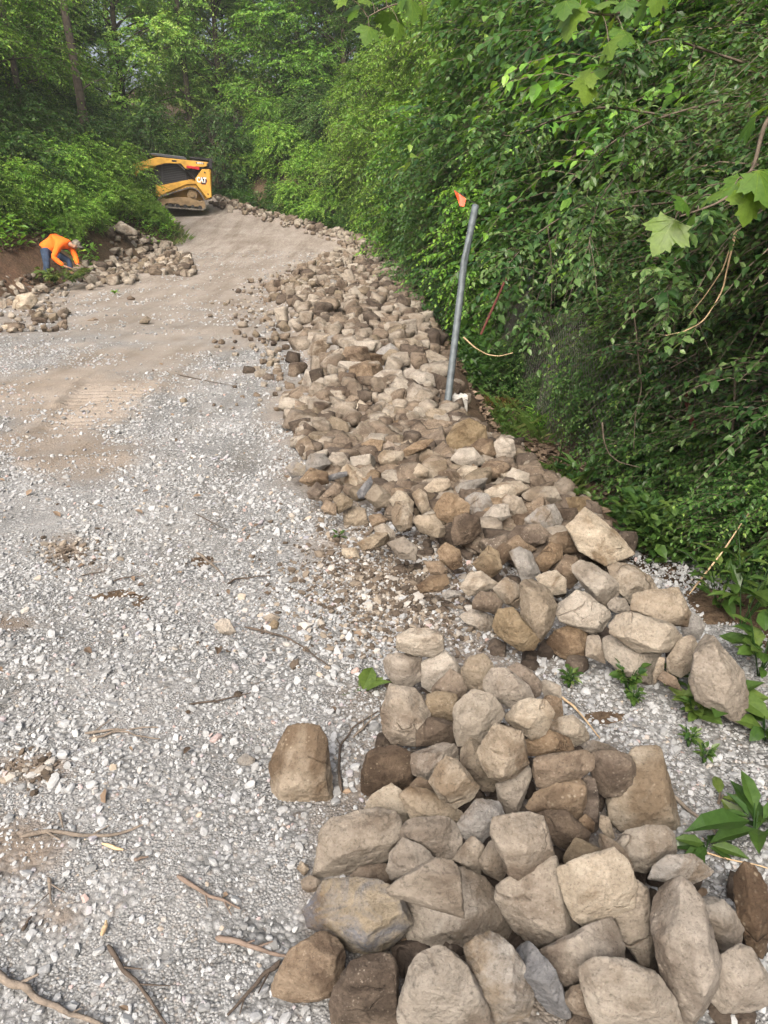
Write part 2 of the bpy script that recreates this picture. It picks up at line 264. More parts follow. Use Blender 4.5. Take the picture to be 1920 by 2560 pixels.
# ------------------------------------------------------------------ stones read off the photograph
# one line per stone: window of the photograph | tone | outline | inner corners nearest to the viewer | words; the brown stone under the topping boulder stands in for a shaded hollow
WIN = dict(A=(620, 1650, 2.4309), B=(1200, 1650, 2.3042), C=(700, 1000, 2.0738), D=(1300, 1400, 2.6758), E=(600, 600, 2.765), F=(0, 380, 3.456), G=(0, 1500, 2.0738))
ROCKS = '''
A|T|265,420 330,408 425,425 470,500 475,650 500,800 510,880 480,910 400,925 340,880 200,900 170,860 150,640 185,600 205,520|225,765 435,740 300,755|upright tan block standing alone on the gravel with a dark broken base
A|D|735,570 800,545 900,535 980,580 1000,640 985,740 930,800 790,790 730,850 700,800 700,690|960,600 750,640|dark soil coated rounded block at the left edge of the near heap
A|T|870,165 1010,190 1060,260 1095,340 1040,420 1030,515 880,490 830,430 820,320|905,235 930,400 1040,390|tan angular block with a dark lower edge behind the dark soil coated one
A|B|1110,180 1230,65 1290,95 1325,180 1300,250 1240,260 1130,190||brown humped stone at the back of the near heap behind the ochre one
A|O|1085,215 1150,190 1260,215 1275,300 1240,370 1120,350 1075,290|1090,300 1250,310|ochre squarish stone near the top of the near heap
A|D|1100,355 1190,350 1260,410 1255,500 1035,520 1030,430||dark brown stone wedged below the ochre squarish stone
A|L|1300,225 1380,195 1480,220 1550,330 1500,420 1430,500 1280,510 1260,430 1258,310|1390,330 1310,400|pale rounded stone between the ochre squarish stone and the smooth egg shaped one
B|T|20,110 70,50 160,60 270,150 300,220 250,275 180,270 50,200 25,160||smooth egg shaped tan stone on top of the near heap's back edge
A|T|1000,590 1060,540 1180,475 1280,530 1290,600 1130,690 1090,720 1010,690||tan stone leaning on the dark soil coated block from the right
A|L|1110,740 1160,640 1210,595 1270,620 1340,700 1390,780 1350,840 1260,890 1170,830|1260,780 1180,800 1290,700|pale sharp edged stone with a pointed top and a flat lower face
A|O|1290,540 1320,480 1370,460 1430,500 1420,590 1470,680 1520,740 1480,785 1420,780 1350,700 1300,630||ochre brown elongated stone standing on end in the near heap
B|T|0,520 80,430 100,360 150,350 215,385 245,440 255,520 270,590 200,660 120,685 60,660 20,600|215,400 130,660|large tan stone tilted with its corner up above the ochre elongated one
B|B|260,470 330,425 400,412 500,450 530,510 420,540 300,550 270,540||brown flat slab lying highest of the three stacked brown slabs
B|B|320,640 325,570 420,545 600,525 650,545 650,620 560,680 400,730 340,720|330,580 630,545|brown slab in the middle of the three stacked brown slabs
B|B|640,530 780,530 860,560 890,620 870,720 820,775 720,780 660,720 650,620|670,610 860,610|brown rounded block with white scrapes leaning on the long tan slab
B|L|885,500 960,485 1020,505 1035,580 1055,620 1075,680 1100,790 1140,940 1110,985 830,975 760,910 745,800 830,775 880,680 870,570|830,940 1090,890 780,900|long pale tan slab at the gravel's edge on the heap's right side
B|B|270,840 320,760 440,710 560,695 600,730 595,830 560,915 420,870 310,870|590,750 430,740|brown wedge lowest of the three stacked brown slabs
B|D|570,680 620,660 660,690 680,820 680,960 640,985 600,900 600,760||dark brown narrow stone set upright beside the brown wedge
B|D|310,880 380,850 500,880 620,990 610,1050 520,1090 440,1060 400,960||dark brown curved stone sunk in the hollow below the brown wedge
B|B|570,920 610,890 660,940 650,990 600,990||
B|T|100,720 270,590 290,680 220,870 165,890 110,800||tan grey stone hanging point down under the large tilted one
A|G|1275,1000 1390,850 1530,835 1565,940 1490,960 1440,1050 1400,1130 1330,1080 1280,1040|1480,900|whitish grey stone with blue streaks in the middle of the near heap
B|T|75,1000 90,920 280,885 345,910 380,1000 425,1150 370,1190 240,1270 170,1220 120,1110|110,950 350,1000 190,1210|big squared tan block perched near the middle of the near heap
A|T|1250,1210 1360,1060 1430,1140 1410,1290 1340,1260||
A|T|1405,1230 1440,1160 1500,1060 1560,1200 1570,1280 1530,1335 1440,1290||tan wedge propped against the left of the big squared block
B|O|490,1130 550,1020 600,1050 690,1090 720,1110 640,1150 500,1190||ochre brown jagged stone right behind the clean cut pale block
B|T|620,1040 680,975 740,1010 860,1130 880,1200 870,1260 800,1170 740,1110||tan slab slanting down behind the clean cut pale block
B|L|795,1050 850,990 960,962 1060,965 1105,1010 1125,1110 1060,1130 960,1215 900,1200 830,1130|870,1070 1080,1060|pale rounded stone just in front of the long pale tan slab
B|L|465,1210 560,1160 760,1100 835,1170 885,1290 870,1410 780,1460 600,1515 540,1470 490,1330|500,1280 820,1195 660,1240|clean cut pale block with a flat top in the near heap
B|T|105,1300 380,1200 430,1150 440,1330 500,1430 555,1560 470,1620 310,1630 200,1540 110,1390|390,1260 470,1580|tan brown cube left of the clean cut pale block
B|T|780,1480 880,1420 890,1280 960,1330 980,1440 1000,1650 1030,1830 960,1790 820,1600||tan grey plank shaped stone between the pale block and the tall slab
B|T|990,1320 1040,1250 1120,1240 1200,1280 1270,1400 1320,1560 1370,1720 1350,1850 1270,2010 1200,2080 1130,2010 1060,1830 1020,1650 980,1450|1200,1320 1330,1780 1240,1950|tall tan slab standing on end in front, tallest of the near heap
B|L|1210,1300 1280,1300 1370,1360 1460,1450 1505,1540 1490,1640 1400,1710 1330,1620 1280,1420|1380,1500|pale thick stone leaning on the tall slab's right side
B|M|985,1260 1010,1190 1090,1130 1230,1130 1320,1210 1365,1290 1280,1300 1130,1240 1030,1250||brown mottled stone showing above the tall slab
B|B|1450,1200 1520,1150 1590,1180 1650,1300 1659,1560 1620,1700 1540,1640 1500,1500 1465,1380||brown upright stone at the heap's far right by the cut weeds
B|T|1370,1750 1420,1690 1500,1625 1560,1670 1659,1850 1690,1960 1550,2010 1400,2010 1330,1950||tan stone at the bottom of the heap right of the tall slab
B|L|580,1770 660,1715 840,1740 1000,1810 1100,1950 1130,2050 1130,2110 700,2130 630,1990 600,1870|620,1800 850,1790|large pale tan boulder at the very front of the heap beside the tall slab
B|T|340,1690 440,1650 580,1560 770,1475 800,1560 810,1720 640,1760 590,1790 580,1870 470,1890 430,1850|560,1650 450,1820|tan stone with a sharp crest under the clean cut pale block
B|S|160,1600 210,1570 250,1580 300,1670 370,1750 430,1860 490,1960 510,2040 470,2050 390,2020 310,1890 240,1750||narrow slate sliver wedged at the front of the near heap
B|T|480,1900 580,1860 620,1980 640,2060 540,2030 500,1980||
A|M|1330,1760 1470,1640 1530,1670 1660,1840 1716,2060 1694,2147 1515,2184 1420,2120 1370,1980|1480,1720 1620,2080|brown mottled boulder with a white patch left of the narrow slate sliver
A|L|1000,1870 1040,1810 1140,1745 1180,1750 1320,1860 1350,2000 1440,2110 1460,2240 940,2240 930,2110 985,2000|1060,1840 1290,1900|pale sandy boulder at the front edge between dark brown and mottled stones
A|D|540,1990 630,1850 760,1790 850,1790 895,1880 890,2000 900,2240 530,2240 515,2080|650,1880 860,1950|dark brown boulder with an orange stain at the front edge of the heap
A|B|170,1960 270,1770 380,1700 470,1655 535,1700 585,1790 570,1900 500,2030 330,2080 220,2090 165,2020|250,1800 490,1850 470,2020|brown squarish boulder at the heap's front left corner on the gravel
A|U|365,1530 400,1470 480,1360 700,1340 800,1360 900,1430 965,1590 880,1700 790,1785 620,1750 520,1680 390,1620|740,1720 900,1570|blue grey rounded boulder with tan patches
A|L|965,1500 1080,1400 1290,1260 1400,1290 1490,1350 1530,1500 1570,1600 1600,1660 1420,1780 1330,1800 1200,1800 1050,1760 980,1640||broad flat pale boulder lying under the tan wedge topped by others
A|T|860,1390 1000,1290 1140,1215 1230,1230 1275,1290 1290,1545 1180,1520 1000,1465 880,1420|1260,1400 900,1388 1080,1390|tan wedge with a straight dark edge lying on the broad flat boulder
A|T|850,1270 870,1180 940,1090 1060,1140 1130,1210 1000,1290 880,1330||tan pyramid shaped stone right of the long block's end
A|T|940,1050 960,990 1020,970 1090,990 1180,960 1260,990 1290,1080 1275,1180 1220,1230 1130,1200 1050,1130 950,1090||rounded tan stone with a brown smear behind the wedge
A|T|940,820 990,780 1080,790 1180,850 1220,900 1290,920 1290,980 1200,960 1080,980 1000,960 960,880||
A|L|720,910 760,830 870,750 910,830 990,860 1010,960 930,1010 900,960 820,920||pale notched stone behind the long two toned block
A|T|440,1180 460,1050 500,1000 620,950 800,905 880,930 910,990 930,1090 870,1170 840,1210 690,1230 600,1290 440,1310|455,1200 700,1140 900,1040|long two toned block with a tan top and dark brown front
A|B|630,1310 690,1260 830,1240 870,1310 850,1370 780,1375 720,1340 650,1340||small brown stone between the long two toned block and the blue grey boulder
A|T|325,1340 370,1305 455,1350 440,1390 375,1440 335,1390||small tan cube on the gravel beside the blue grey boulder
A|T|295,1265 330,1230 370,1270 340,1310||smallest tan pebble like stone lying loose left of the small cube
A|B|990,760 1040,710 1110,740 1150,800 1140,830 1000,790||
B|L|340,120 400,110 460,150 465,220 380,215 355,170||
B|B|140,60 220,20 300,70 350,130 340,200 300,215 270,150 170,70||brown stone tucked behind the smooth egg shaped one
B|B|340,230 400,205 465,230 475,320 430,350 410,290 350,240||
B|L|140,320 200,260 280,230 370,240 420,310 370,420 300,450 240,410 160,350||pale broad stone just in front of the smooth egg shaped one
B|L|390,385 450,340 530,320 590,370 630,450 530,500 450,440||pale low stone at the heap's back right beside a fallen twig
B|L|470,470 650,465 780,500 860,540 640,530 540,510||flat pale stone under the stacked brown slabs at the gravel
B|T|690,880 740,900 775,1020 740,1030 690,960||
C|L|615,1220 680,1185 770,1190 840,1215 845,1290 790,1330 690,1320 610,1290|620,1236 830,1234|tan brick shaped block resting on two others at the gap in the heap
C|T|535,1350 570,1320 640,1315 730,1340 735,1440 660,1500 600,1480 545,1400||tan block with a slate patch under the brick shaped one, on the left
C|L|740,1360 850,1300 910,1350 930,1400 910,1500 800,1520 738,1480|745,1385 900,1375|pale squared block under the brick shaped one, on the right
C|T|940,1400 990,1325 1060,1320 1100,1370 1110,1430 1060,1530 1000,1500 940,1480||smooth upright tan stone beside the pale squared block
D|L|355,40 410,10 490,30 560,90 680,170 660,220 580,315 520,300 430,180 360,90|500,210 600,150|pale craggy stone lying crosswise uphill from the brick shaped block
D|L|580,40 640,20 750,40 860,110 930,200 760,230 740,290 660,220 690,170 600,80||pale flat topped stone at the bank's right crest
D|T|750,240 850,210 1050,190 1130,350 1110,440 990,430 850,380 750,330|1100,360 960,400|tan cut block at the right crest just above the pale loaf shaped one
D|L|590,430 640,360 750,355 1000,430 1060,500 1040,570 980,610 790,610 670,530 600,480|960,470 920,600 1000,450|pale loaf shaped stone with a flat broken right end
D|L|525,550 560,505 660,510 780,610 930,630 925,740 900,820 810,875 740,820 640,720 560,640||pale tongue shaped slab leaning on the gravel above the weeds
D|L|230,330 380,210 430,210 590,340 600,380 540,470 480,490 400,450 280,410|270,390 390,430 500,440|pale angular stone with a brown underside left of the loaf shaped one
D|B|160,530 230,480 350,435 440,490 435,600 410,695 300,660 200,600|350,445 420,600|brown pointed stone on the gravel left of the tongue shaped slab
D|T|450,500 530,490 560,640 570,690 440,640||
D|T|985,660 1070,530 1150,495 1200,600 1190,700 1080,780 990,740|1080,640|tan brown stone wedged beside the biggest boulder
D|T|1190,560 1240,470 1310,540 1400,650 1480,750 1510,870 1515,980 1450,1075 1330,1000 1180,930 1140,800|1370,740 1320,900 1220,620|biggest boulder, tan with a hollow, at the bank's right end by the weeds
D|G|1080,450 1130,345 1200,380 1240,440 1200,530 1100,500||grey tan stone behind the biggest boulder
D|T|930,640 970,660 960,740 900,830 890,760||
D|B|920,790 960,740 1040,790 1080,870 1000,840||
D|T|580,290 640,245 700,260 740,330 720,360 640,350 600,330||
C|O|1245,960 1310,915 1380,960 1430,1060 1410,1160 1350,1250 1280,1190 1250,1100|1380,1080 1340,1220|tall ochre and white stone leaning over the smooth rounded one
C|O|1095,1170 1130,1090 1210,1080 1270,1160 1340,1240 1310,1290 1240,1295 1130,1220||smooth rounded ochre stone at the upper heap's foot
C|L|930,1120 1000,1085 1105,1120 1095,1180 1060,1210 970,1160||pale stone lying on gravel left of the smooth rounded ochre one
C|B|1000,1050 1030,995 1110,1000 1150,1050 1130,1110 1000,1080||brown stone just behind the pale one at the heap's foot
C|L|1105,980 1170,920 1240,960 1250,1020 1230,1080 1160,1050||
C|L|935,970 980,900 1040,890 1125,950 1090,980 1030,1000 980,1015||whitish stone with a greenish slate corner
C|G|830,1010 870,985 930,990 940,1015 860,1030||
C|B|710,960 780,915 860,905 875,950 830,990 730,1000||
C|G|1190,790 1240,765 1300,790 1350,900 1260,950 1230,880||pale grey stone pointing down the slope above the tall ochre one
C|L|1320,910 1430,885 1480,930 1480,1000 1400,1010 1350,960||
C|B|1320,830 1400,740 1460,760 1460,820 1380,890 1340,880||
C|O|1000,850 1080,760 1130,790 1150,870 1090,930 1030,890||ochre brown egg like stone above the whitish stone with a slate corner
C|B|1115,780 1160,740 1200,760 1190,820 1150,860||
C|B|1420,890 1480,805 1540,820 1560,920 1500,980 1480,920||
C|B|820,780 860,740 930,780 945,860 890,880 830,830||
C|B|750,840 830,835 875,890 860,910 780,900||
C|L|1490,660 1585,565 1740,685 1830,795 1690,855 1550,775|1560,760 1700,840|large flat pale slab crowning the bank's right edge beside the hedge
C|T|1395,720 1440,690 1580,665 1600,720 1530,790 1460,790 1400,750||tan brown stone propped against the large flat crowning slab
C|B|1180,700 1230,655 1340,645 1390,690 1370,740 1290,765 1190,740||brown potato shaped stone left of the crowning slab
C|G|1270,620 1340,560 1420,540 1460,620 1440,680 1390,680 1340,640 1280,640||grey white rough stone above the brown potato shaped one
C|L|1250,490 1330,450 1420,450 1465,530 1400,545 1290,530||pale flat stone at the bank's right edge near dark leaves
C|T|1155,520 1190,490 1250,510 1290,600 1250,620 1190,590 1160,560||
C|L|1065,470 1150,430 1240,420 1280,460 1240,490 1160,540 1090,520||
C|L|1055,600 1110,545 1180,540 1190,600 1130,640 1080,650||
C|G|960,510 1010,480 1080,490 1100,550 1040,600 990,590||
C|B|800,560 850,480 900,490 980,540 975,600 880,640 820,610||brown heart shaped stone in the middle of the upper heap
C|D|905,610 960,590 1030,610 1040,680 980,740 905,750 890,690|1010,640|dark brown blocky stone just below the heart shaped one
C|T|690,620 720,600 800,600 860,670 860,710 800,710 720,680||
C|L|580,580 600,530 660,530 685,590 680,670 620,680 585,640|590,640|pale squared stone standing in front of a rounded one of its colour
C|L|570,520 610,470 650,480 690,530 690,580 600,570||
C|T|685,490 720,460 760,490 780,580 740,595 710,550||
C|T|330,580 350,545 440,565 455,640 400,670 335,650|345,575 440,585|tan cube at the upper heap's left edge on the gravel
C|T|400,740 500,690 590,690 570,740 500,760 430,780||
C|T|490,660 540,640 590,680 600,720 550,740 500,700||
C|B|455,600 520,590 560,620 540,650 480,660||
C|T|560,740 640,710 710,770 700,830 620,820 580,770||
C|L|320,770 400,765 415,820 350,830 325,800||small whitish stone lying apart at the heap's left foot
C|O|865,200 910,130 980,100 1060,140 1075,200 1000,240 930,270 880,250||round ochre brown boulder in front of the leaning post
C|B|985,240 1040,200 1100,210 1120,280 1080,315 1030,270||
C|L|1100,230 1150,190 1210,210 1220,280 1170,320 1120,290||pale round stone at the bank's edge right of the round ochre boulder
C|L|885,310 930,255 1000,250 1060,310 1050,335 950,345||
C|B|1025,370 1070,320 1150,315 1200,345 1160,400 1060,410||brown flattened stone below the pale round one at the edge
C|L|905,380 950,340 1020,345 1020,390 960,415||
C|L|1170,390 1210,355 1290,380 1290,430 1200,420||
C|T|745,460 800,410 870,405 890,440 830,490 760,480||
C|G|915,450 960,410 1070,400 1075,460 960,490 920,480||
C|T|680,380 720,330 770,360 760,400 700,405||
C|L|505,290 540,260 640,270 635,310 580,345 520,330||
C|B|640,260 720,210 800,200 750,250 650,290||
C|T|250,310 270,270 330,275 365,330 300,360||
C|G|130,340 160,280 230,280 260,330 200,370 140,370||smooth grey stone at the upper heap's left edge
C|U|30,350 70,315 130,340 130,390 60,400||blue grey flat stone outermost on the upper heap's left edge
C|B|100,420 160,350 240,360 250,430 170,450||
C|S|215,400 350,365 350,390 240,420||flat grey slate sliver lying near the upper heap's left edge
C|S|400,480 470,395 480,430 440,510 410,510||grey slate sliver standing on its point in the upper heap
C|O|440,500 490,430 570,490 570,550 500,560||
C|O|280,510 320,485 380,520 370,550 300,590 285,540||
C|B|205,510 280,430 330,450 300,500 240,540||
C|B|140,480 190,425 240,460 200,520 150,510||
C|B|210,560 240,520 290,540 290,600 230,580||
E|G|895,850 960,760 1040,715 1090,760 1075,870 990,895|990,800 1000,880|whitish boulder with a blue slate face level with the post
E|T|1110,710 1150,670 1290,650 1310,740 1240,720 1130,740||tan slab stone beyond the slate faced boulder at the bank's edge
E|L|650,880 700,840 900,850 990,890 900,960 720,920||long flat pale stone left of the slate faced boulder
E|L|870,980 990,900 1110,900 1130,1010 940,1030||pale broad stone in front of the slate faced boulder
E|L|1130,910 1180,890 1330,930 1345,1010 1240,1030 1140,1000||pale block between the slate faced boulder and the post
E|T|1080,1100 1200,990 1310,1040 1300,1110 1090,1165||tan humped stone left of the post's foot
E|D|725,1010 780,955 870,990 870,1030 740,1040||
E|D|155,950 180,920 235,930 235,975 165,975||single dark brown stone lying apart on the pale gravel
E|T|1340,1070 1390,1030 1415,1080 1410,1150||
E|B|1245,1130 1310,1110 1400,1140 1410,1170||
E|T|1240,1210 1330,1165 1420,1180 1470,1260 1440,1300 1380,1260||tan cracked stone against the leaning post's foot
E|B|1150,1400 1300,1240 1460,1260 1460,1330 1350,1330 1200,1380||brown sloping slab just in front of the leaning post
E|T|1060,1200 1130,1165 1230,1190 1250,1230 1120,1260||
E|L|880,1230 1000,1190 1060,1220 1060,1270 960,1270||
E|B|985,1270 1110,1240 1110,1330 1040,1340||
E|B|1100,1270 1240,1235 1230,1310 1120,1330||
E|L|790,1160 830,1105 900,1160 890,1200 840,1180||
E|L|700,1150 750,1140 800,1190 760,1215 710,1190||
E|B|725,1260 800,1185 870,1190 870,1260 810,1290||
E|L|590,1270 680,1235 710,1280 650,1310||
E|B|480,1150 560,1120 580,1170 490,1200||
E|T|390,1220 430,1155 470,1200 450,1240||
E|B|370,1340 400,1290 470,1280 470,1360 400,1400||
E|T|480,1310 530,1290 555,1330 520,1380 480,1360||
E|B|400,1450 450,1370 515,1400 480,1490 420,1490||
E|O|340,1230 420,1260 400,1295 350,1280||
E|B|230,1160 270,1150 275,1185 240,1180||
E|L|455,1030 500,965 560,960 570,1040 470,1060||
E|T|400,990 440,950 480,970 440,1010||
F|L|975,650 1045,598 1110,640 1185,680 1185,720 1100,720 1010,690||large pale boulder topping the stone pile by the left bushes
F|L|1085,740 1125,700 1180,730 1170,770 1110,770||
F|L|1120,790 1150,760 1185,800 1175,825 1130,810||
F|B|990,690 1060,700 1080,750 1000,730||
F|L|945,900 985,895 1030,965 1000,970 950,930||pale oblong stone between the bending worker and the left stone pile
F|T|1070,850 1140,830 1150,900 1090,905||
F|L|1150,840 1220,820 1265,850 1250,890 1170,890||
F|T|1240,890 1340,880 1360,940 1280,950||
F|T|1340,920 1420,900 1440,940 1370,975||
F|L|1440,970 1480,945 1510,980 1460,995||
F|L|1580,910 1640,880 1659,920 1600,940||
F|T|1000,840 1060,830 1060,900 1000,900||
F|B|1110,940 1180,910 1210,950 1130,970||
F|T|1190,760 1240,740 1290,770 1220,800||
F|L|1300,750 1330,735 1360,770 1330,800||
F|T|1420,775 1490,770 1500,815 1430,820||
F|T|1290,820 1350,810 1360,850 1300,860||
F|L|1360,830 1420,830 1430,870 1370,880||
F|T|1490,890 1550,870 1560,900 1500,920||
F|L|1200,950 1290,945 1290,980 1210,985||
F|L|780,1010 810,970 850,1000 840,1030||
F|L|830,1005 870,1020 915,1070 850,1075||pale pointed stone right of the worker's hands
F|L|765,1050 800,1025 840,1045 830,1070||
F|L|610,1040 660,1035 725,1070 700,1090 625,1060||flat pale stone directly below the worker's hands
F|B|620,1010 640,995 695,990 705,1030 650,1035||brown stone held in the bending worker's hands
F|T|910,1025 990,990 1020,1020 960,1040||
F|L|980,1040 1060,1010 1080,1050 1000,1060||
F|L|1085,1050 1130,1040 1145,1075 1100,1080||
F|L|740,1165 790,1130 830,1170 800,1190 750,1190||pale stone on the road side of the cut green plants
F|L|825,1125 870,1115 890,1150 830,1160||
F|L|95,1340 150,1240 270,1215 330,1270 310,1310 250,1370 120,1370||largest pale boulder at the road's left edge below the worker
F|L|130,1150 150,1115 235,1170 300,1215 200,1220 140,1190||pale leaning stone behind the largest boulder at the road's left edge
F|L|55,1165 110,1150 145,1180 135,1200 65,1200||
F|L|295,1160 380,1145 415,1175 410,1205 320,1210||pale flat stone at the worker's feet
F|T|5,1250 50,1210 85,1240 20,1270||
F|G|30,1275 130,1225 145,1255 80,1285||
F|T|0,1290 50,1280 60,1330 40,1380 0,1380||
F|B|55,1310 100,1285 130,1300 100,1345 65,1345||
F|L|315,1300 385,1270 400,1310 330,1325||
F|D|265,1440 330,1425 405,1440 400,1475 300,1475||brown oblong stone lying alone at the road's left edge
F|B|740,1460 820,1425 868,1450 800,1460||brown flat stone lying in the road below the worker
F|O|1195,1465 1270,1415 1305,1440 1280,1480 1205,1480||ochre pointed stone lying alone in the middle of the road
F|D|1095,1260 1125,1240 1170,1265 1160,1280 1105,1278||small dark brown stone alone farther up the middle of the road
F|L|310,1360 360,1340 400,1370 350,1390||
F|L|400,1370 430,1345 465,1380 430,1395||
F|L|540,1370 590,1355 620,1390 560,1405||
F|L|10,1500 70,1490 100,1520 40,1535||
F|L|40,1545 120,1510 170,1540 80,1560||
G|L|1112,130 1150,95 1190,105 1222,165 1190,180 1140,170||single tan cobble lying on the gravel left of the earthy patch
G|T|1365,90 1410,68 1450,90 1430,115 1380,110||
G|O|1390,130 1420,103 1450,118 1435,150 1400,150||
G|G|1228,830 1270,795 1320,820 1318,870 1260,878||grey cobble on the gravel left of the upright tan block
G|T|1535,1400 1560,1350 1600,1380 1590,1420 1550,1425||
'''
ICO = {}
def ico(n):
    if n not in ICO:
        bm = bmesh.new(); bmesh.ops.create_icosphere(bm, subdivisions=n, radius=1.0)
        ICO[n] = (unit(np.array([v.co[:] for v in bm.verts])), np.array([[v.index for v in f.verts] for f in bm.faces])); bm.free()
    return ICO[n]
def planes_of(P):
    """face planes of the convex hull of P, round their own centre; near coplanar triangles merged"""
    c = P.mean(0); bm = bmesh.new()
    for p in P: bm.verts.new(p - c)
    bmesh.ops.convex_hull(bm, input=bm.verts[:]); bm.normal_update()
    N, D, A = [], [], []
    for f in bm.faces:
        n = np.array(f.normal[:]); d = float(n @ np.array(f.verts[0].co[:])); a = f.calc_area()
        if d < 0: n, d = -n, -d
        if a > 1e-9: N.append(n); D.append(d); A.append(a)
    bm.free(); o = np.argsort(A)[::-1]; KN, KD = [], []
    for i in o:
        if any(N[i] @ k > .985 for k in KN): continue
        KN.append(N[i]); KD.append(max(D[i], 1e-3))
    return c, np.array(KN), np.array(KD)
def radial(dirs, N, D, p):
    q = np.maximum(dirs @ N.T, 0) / D
    return (q ** p).sum(1) ** (-1.0 / p)
def rough(V, r, seed, amp=1.0, fine=True):
    q = V / r + seed * 3.71
    rad = np.linalg.norm(V, axis=1, keepdims=True); u = V / np.maximum(rad, 1e-9)
    n = .016 * fbm(q * 1.3, 3, seed % 97) + .014 * (np.abs(fbm(q * 2.4, 3, seed % 89 + 5)) * -1 + .3)
    if fine: n = n + .021 * fbm(q * 6, 4, seed % 83 + 9, .6)
    return V + u * (n * r * amp)[:, None]
def random_planes(rng, k=11, ax=(1, 1, 1)):
    N = unit(rng.normal(size=(k + 6, 3))); N[:6] = unit(np.array([[1, 0, 0], [-1, 0, 0], [0, 1, 0], [0, -1, 0], [0, 0, 1], [0, 0, -1.0]]) + rng.normal(size=(6, 3)) * .18)
    D = rng.uniform(.80, 1.12, k + 6); D[:6] = rng.uniform(.66, .95, 6)
    D = D * np.sqrt(((N * np.array(ax)) ** 2).sum(1))
    return N, D

mound_ground = bpy.data.materials  # (name kept short below)
BASES = (('topping', .35), ('tan wedge with a straight', .27), ('broad flat pale boulder', .0), ('brick shaped block resting', .2), ('big squared tan block', .2), ('smooth egg shaped', .2), ('highest of the three', .14), ('pale sharp edged', .18), ('large tan stone tilted', .2), ('pale loaf shaped', .14), ('tan cut block at', .16), ('clean cut pale block with', .18), ('brown slab in the middle', .16), ('tall ochre and white', .14))
rocks = []          # (screen size, object)
traced = []         # dicts used for words and for keeping the scattered stones clear
def build_traced():
    k = 0
    for line in ROCKS.strip().split('\n'):
        w, tone, out, rid, words = line.split('|')
        ox, oy, s = WIN[w]
        px = lambda t: np.array([[ox + float(a) / s, oy + float(b) / s] for a, b in (q.split(',') for q in t.split())]) if t else np.zeros((0, 2))
        O, R = px(out), px(rid)
        c = (O.min(0) + O.max(0)) / 2; wh = O.max(0) - O.min(0)
        D = on_ground(*c); r = .25 * (wh[0] + wh[1]) * D / F_PX
        # how high the stone sits: what lies beneath it in the heap
        if w in 'AB': base = .09 if 2.6 < len(O) and c[0] > 1000 else .02
        elif w in 'CD': base = .10
        else: base = .0
        if w == 'G' or 'alone' in words or 'apart' in words or 'gravel' in words and 'crest' not in words: base = 0
        if 'near heap' in words and 'edge' not in words: base = .12
        for key, bb in BASES:
            if key in words: base = bb
        vert = .5 * wh[1] * D / F_PX
        D = on_ground(c[0], c[1], base + .62 * min(r, vert * 1.15 + .02))
        if 'held' in words: D = PERSON_D - .12
        r = .25 * (wh[0] + wh[1]) * D / F_PX
        n = unit(ray(*c)); cc = at(c[0], c[1], D)
        ctr2 = O.mean(0)
        pts = [at(p[0], p[1], D) for p in O]
        rg = np.random.default_rng(3000 + k)
        if not len(R):                                     # a few blunt corners facing outwards give broad broken faces
            a0 = rg.uniform(0, 6.28); m = int(rg.integers(2, 5))
            fr = [ctr2 + wh * .5 * np.array([math.cos(a0 + j * 6.28 / m), math.sin(a0 + j * 6.28 / m)]) * rg.uniform(.25, .62) for j in range(m)]
            pts += [at(*q, D) - n * r * rg.uniform(.42, .72) for q in fr]
        else: pts += [at(*(ctr2 + (p - ctr2) * .5), D) - n * r * .42 for p in O]
        pts += [at(*(ctr2 + (p - ctr2) * .80), D) + n * r * .62 - np.array([0, 0, r * .15]) for p in O]
        pts += [at(*(ctr2 + (p - ctr2) * .35), D) + n * r * .85 - np.array([0, 0, r * .2]) for p in O]
        if len(R): pts += [at(p[0], p[1], D) - n * r * .66 for p in R]
        c0, N, Dp = planes_of(np.array(pts))
        for _ in range(5):                                 # chipped corners and edges
            q = unit(rg.normal(size=3) * .38 - n * .9); sup = 1.0 / max(1e-6, ((np.maximum(N @ q, 0) / Dp) ** 60).sum() ** (1 / 60.))
            N = np.vstack([N, q]); Dp = np.r_[Dp, sup * rg.uniform(.955, 1.02)]
        big = max(wh)
        lv = 6 if big > 110 else 5
        dirs, F = ico(lv)
        V = dirs * (radial(dirs, N, Dp, 130 if big > 60 else 80) * (1.13 if w in 'AB' else 1.09))[:, None]
        V = rough(V, r, 101 + k, 1.0 if len(R) else 1.1)
        me = mk_mesh('rock', [(V, F, 0, None)], [TONES[tone]], smooth=True)
        o = link('rock', me); o.location = c0
        traced.append(dict(o=o, c=c, wh=wh, tone=tone, words=words, p=c0, r=r, w=w))
        rocks.append((r / D, o)); k += 1
PERSON_D = 17.0
# ------------------------------------------------------------------ ground sheet and gravel road
def to_px(x, y, z):
    p = np.stack([np.asarray(x, float), np.asarray(y, float), np.asarray(z, float) - 1.5], -1)
    d = np.maximum(p @ FWD, .05)
    return 960 + F_PX * (p @ RT) / d, 1280 - F_PX * (p @ UP) / d, d
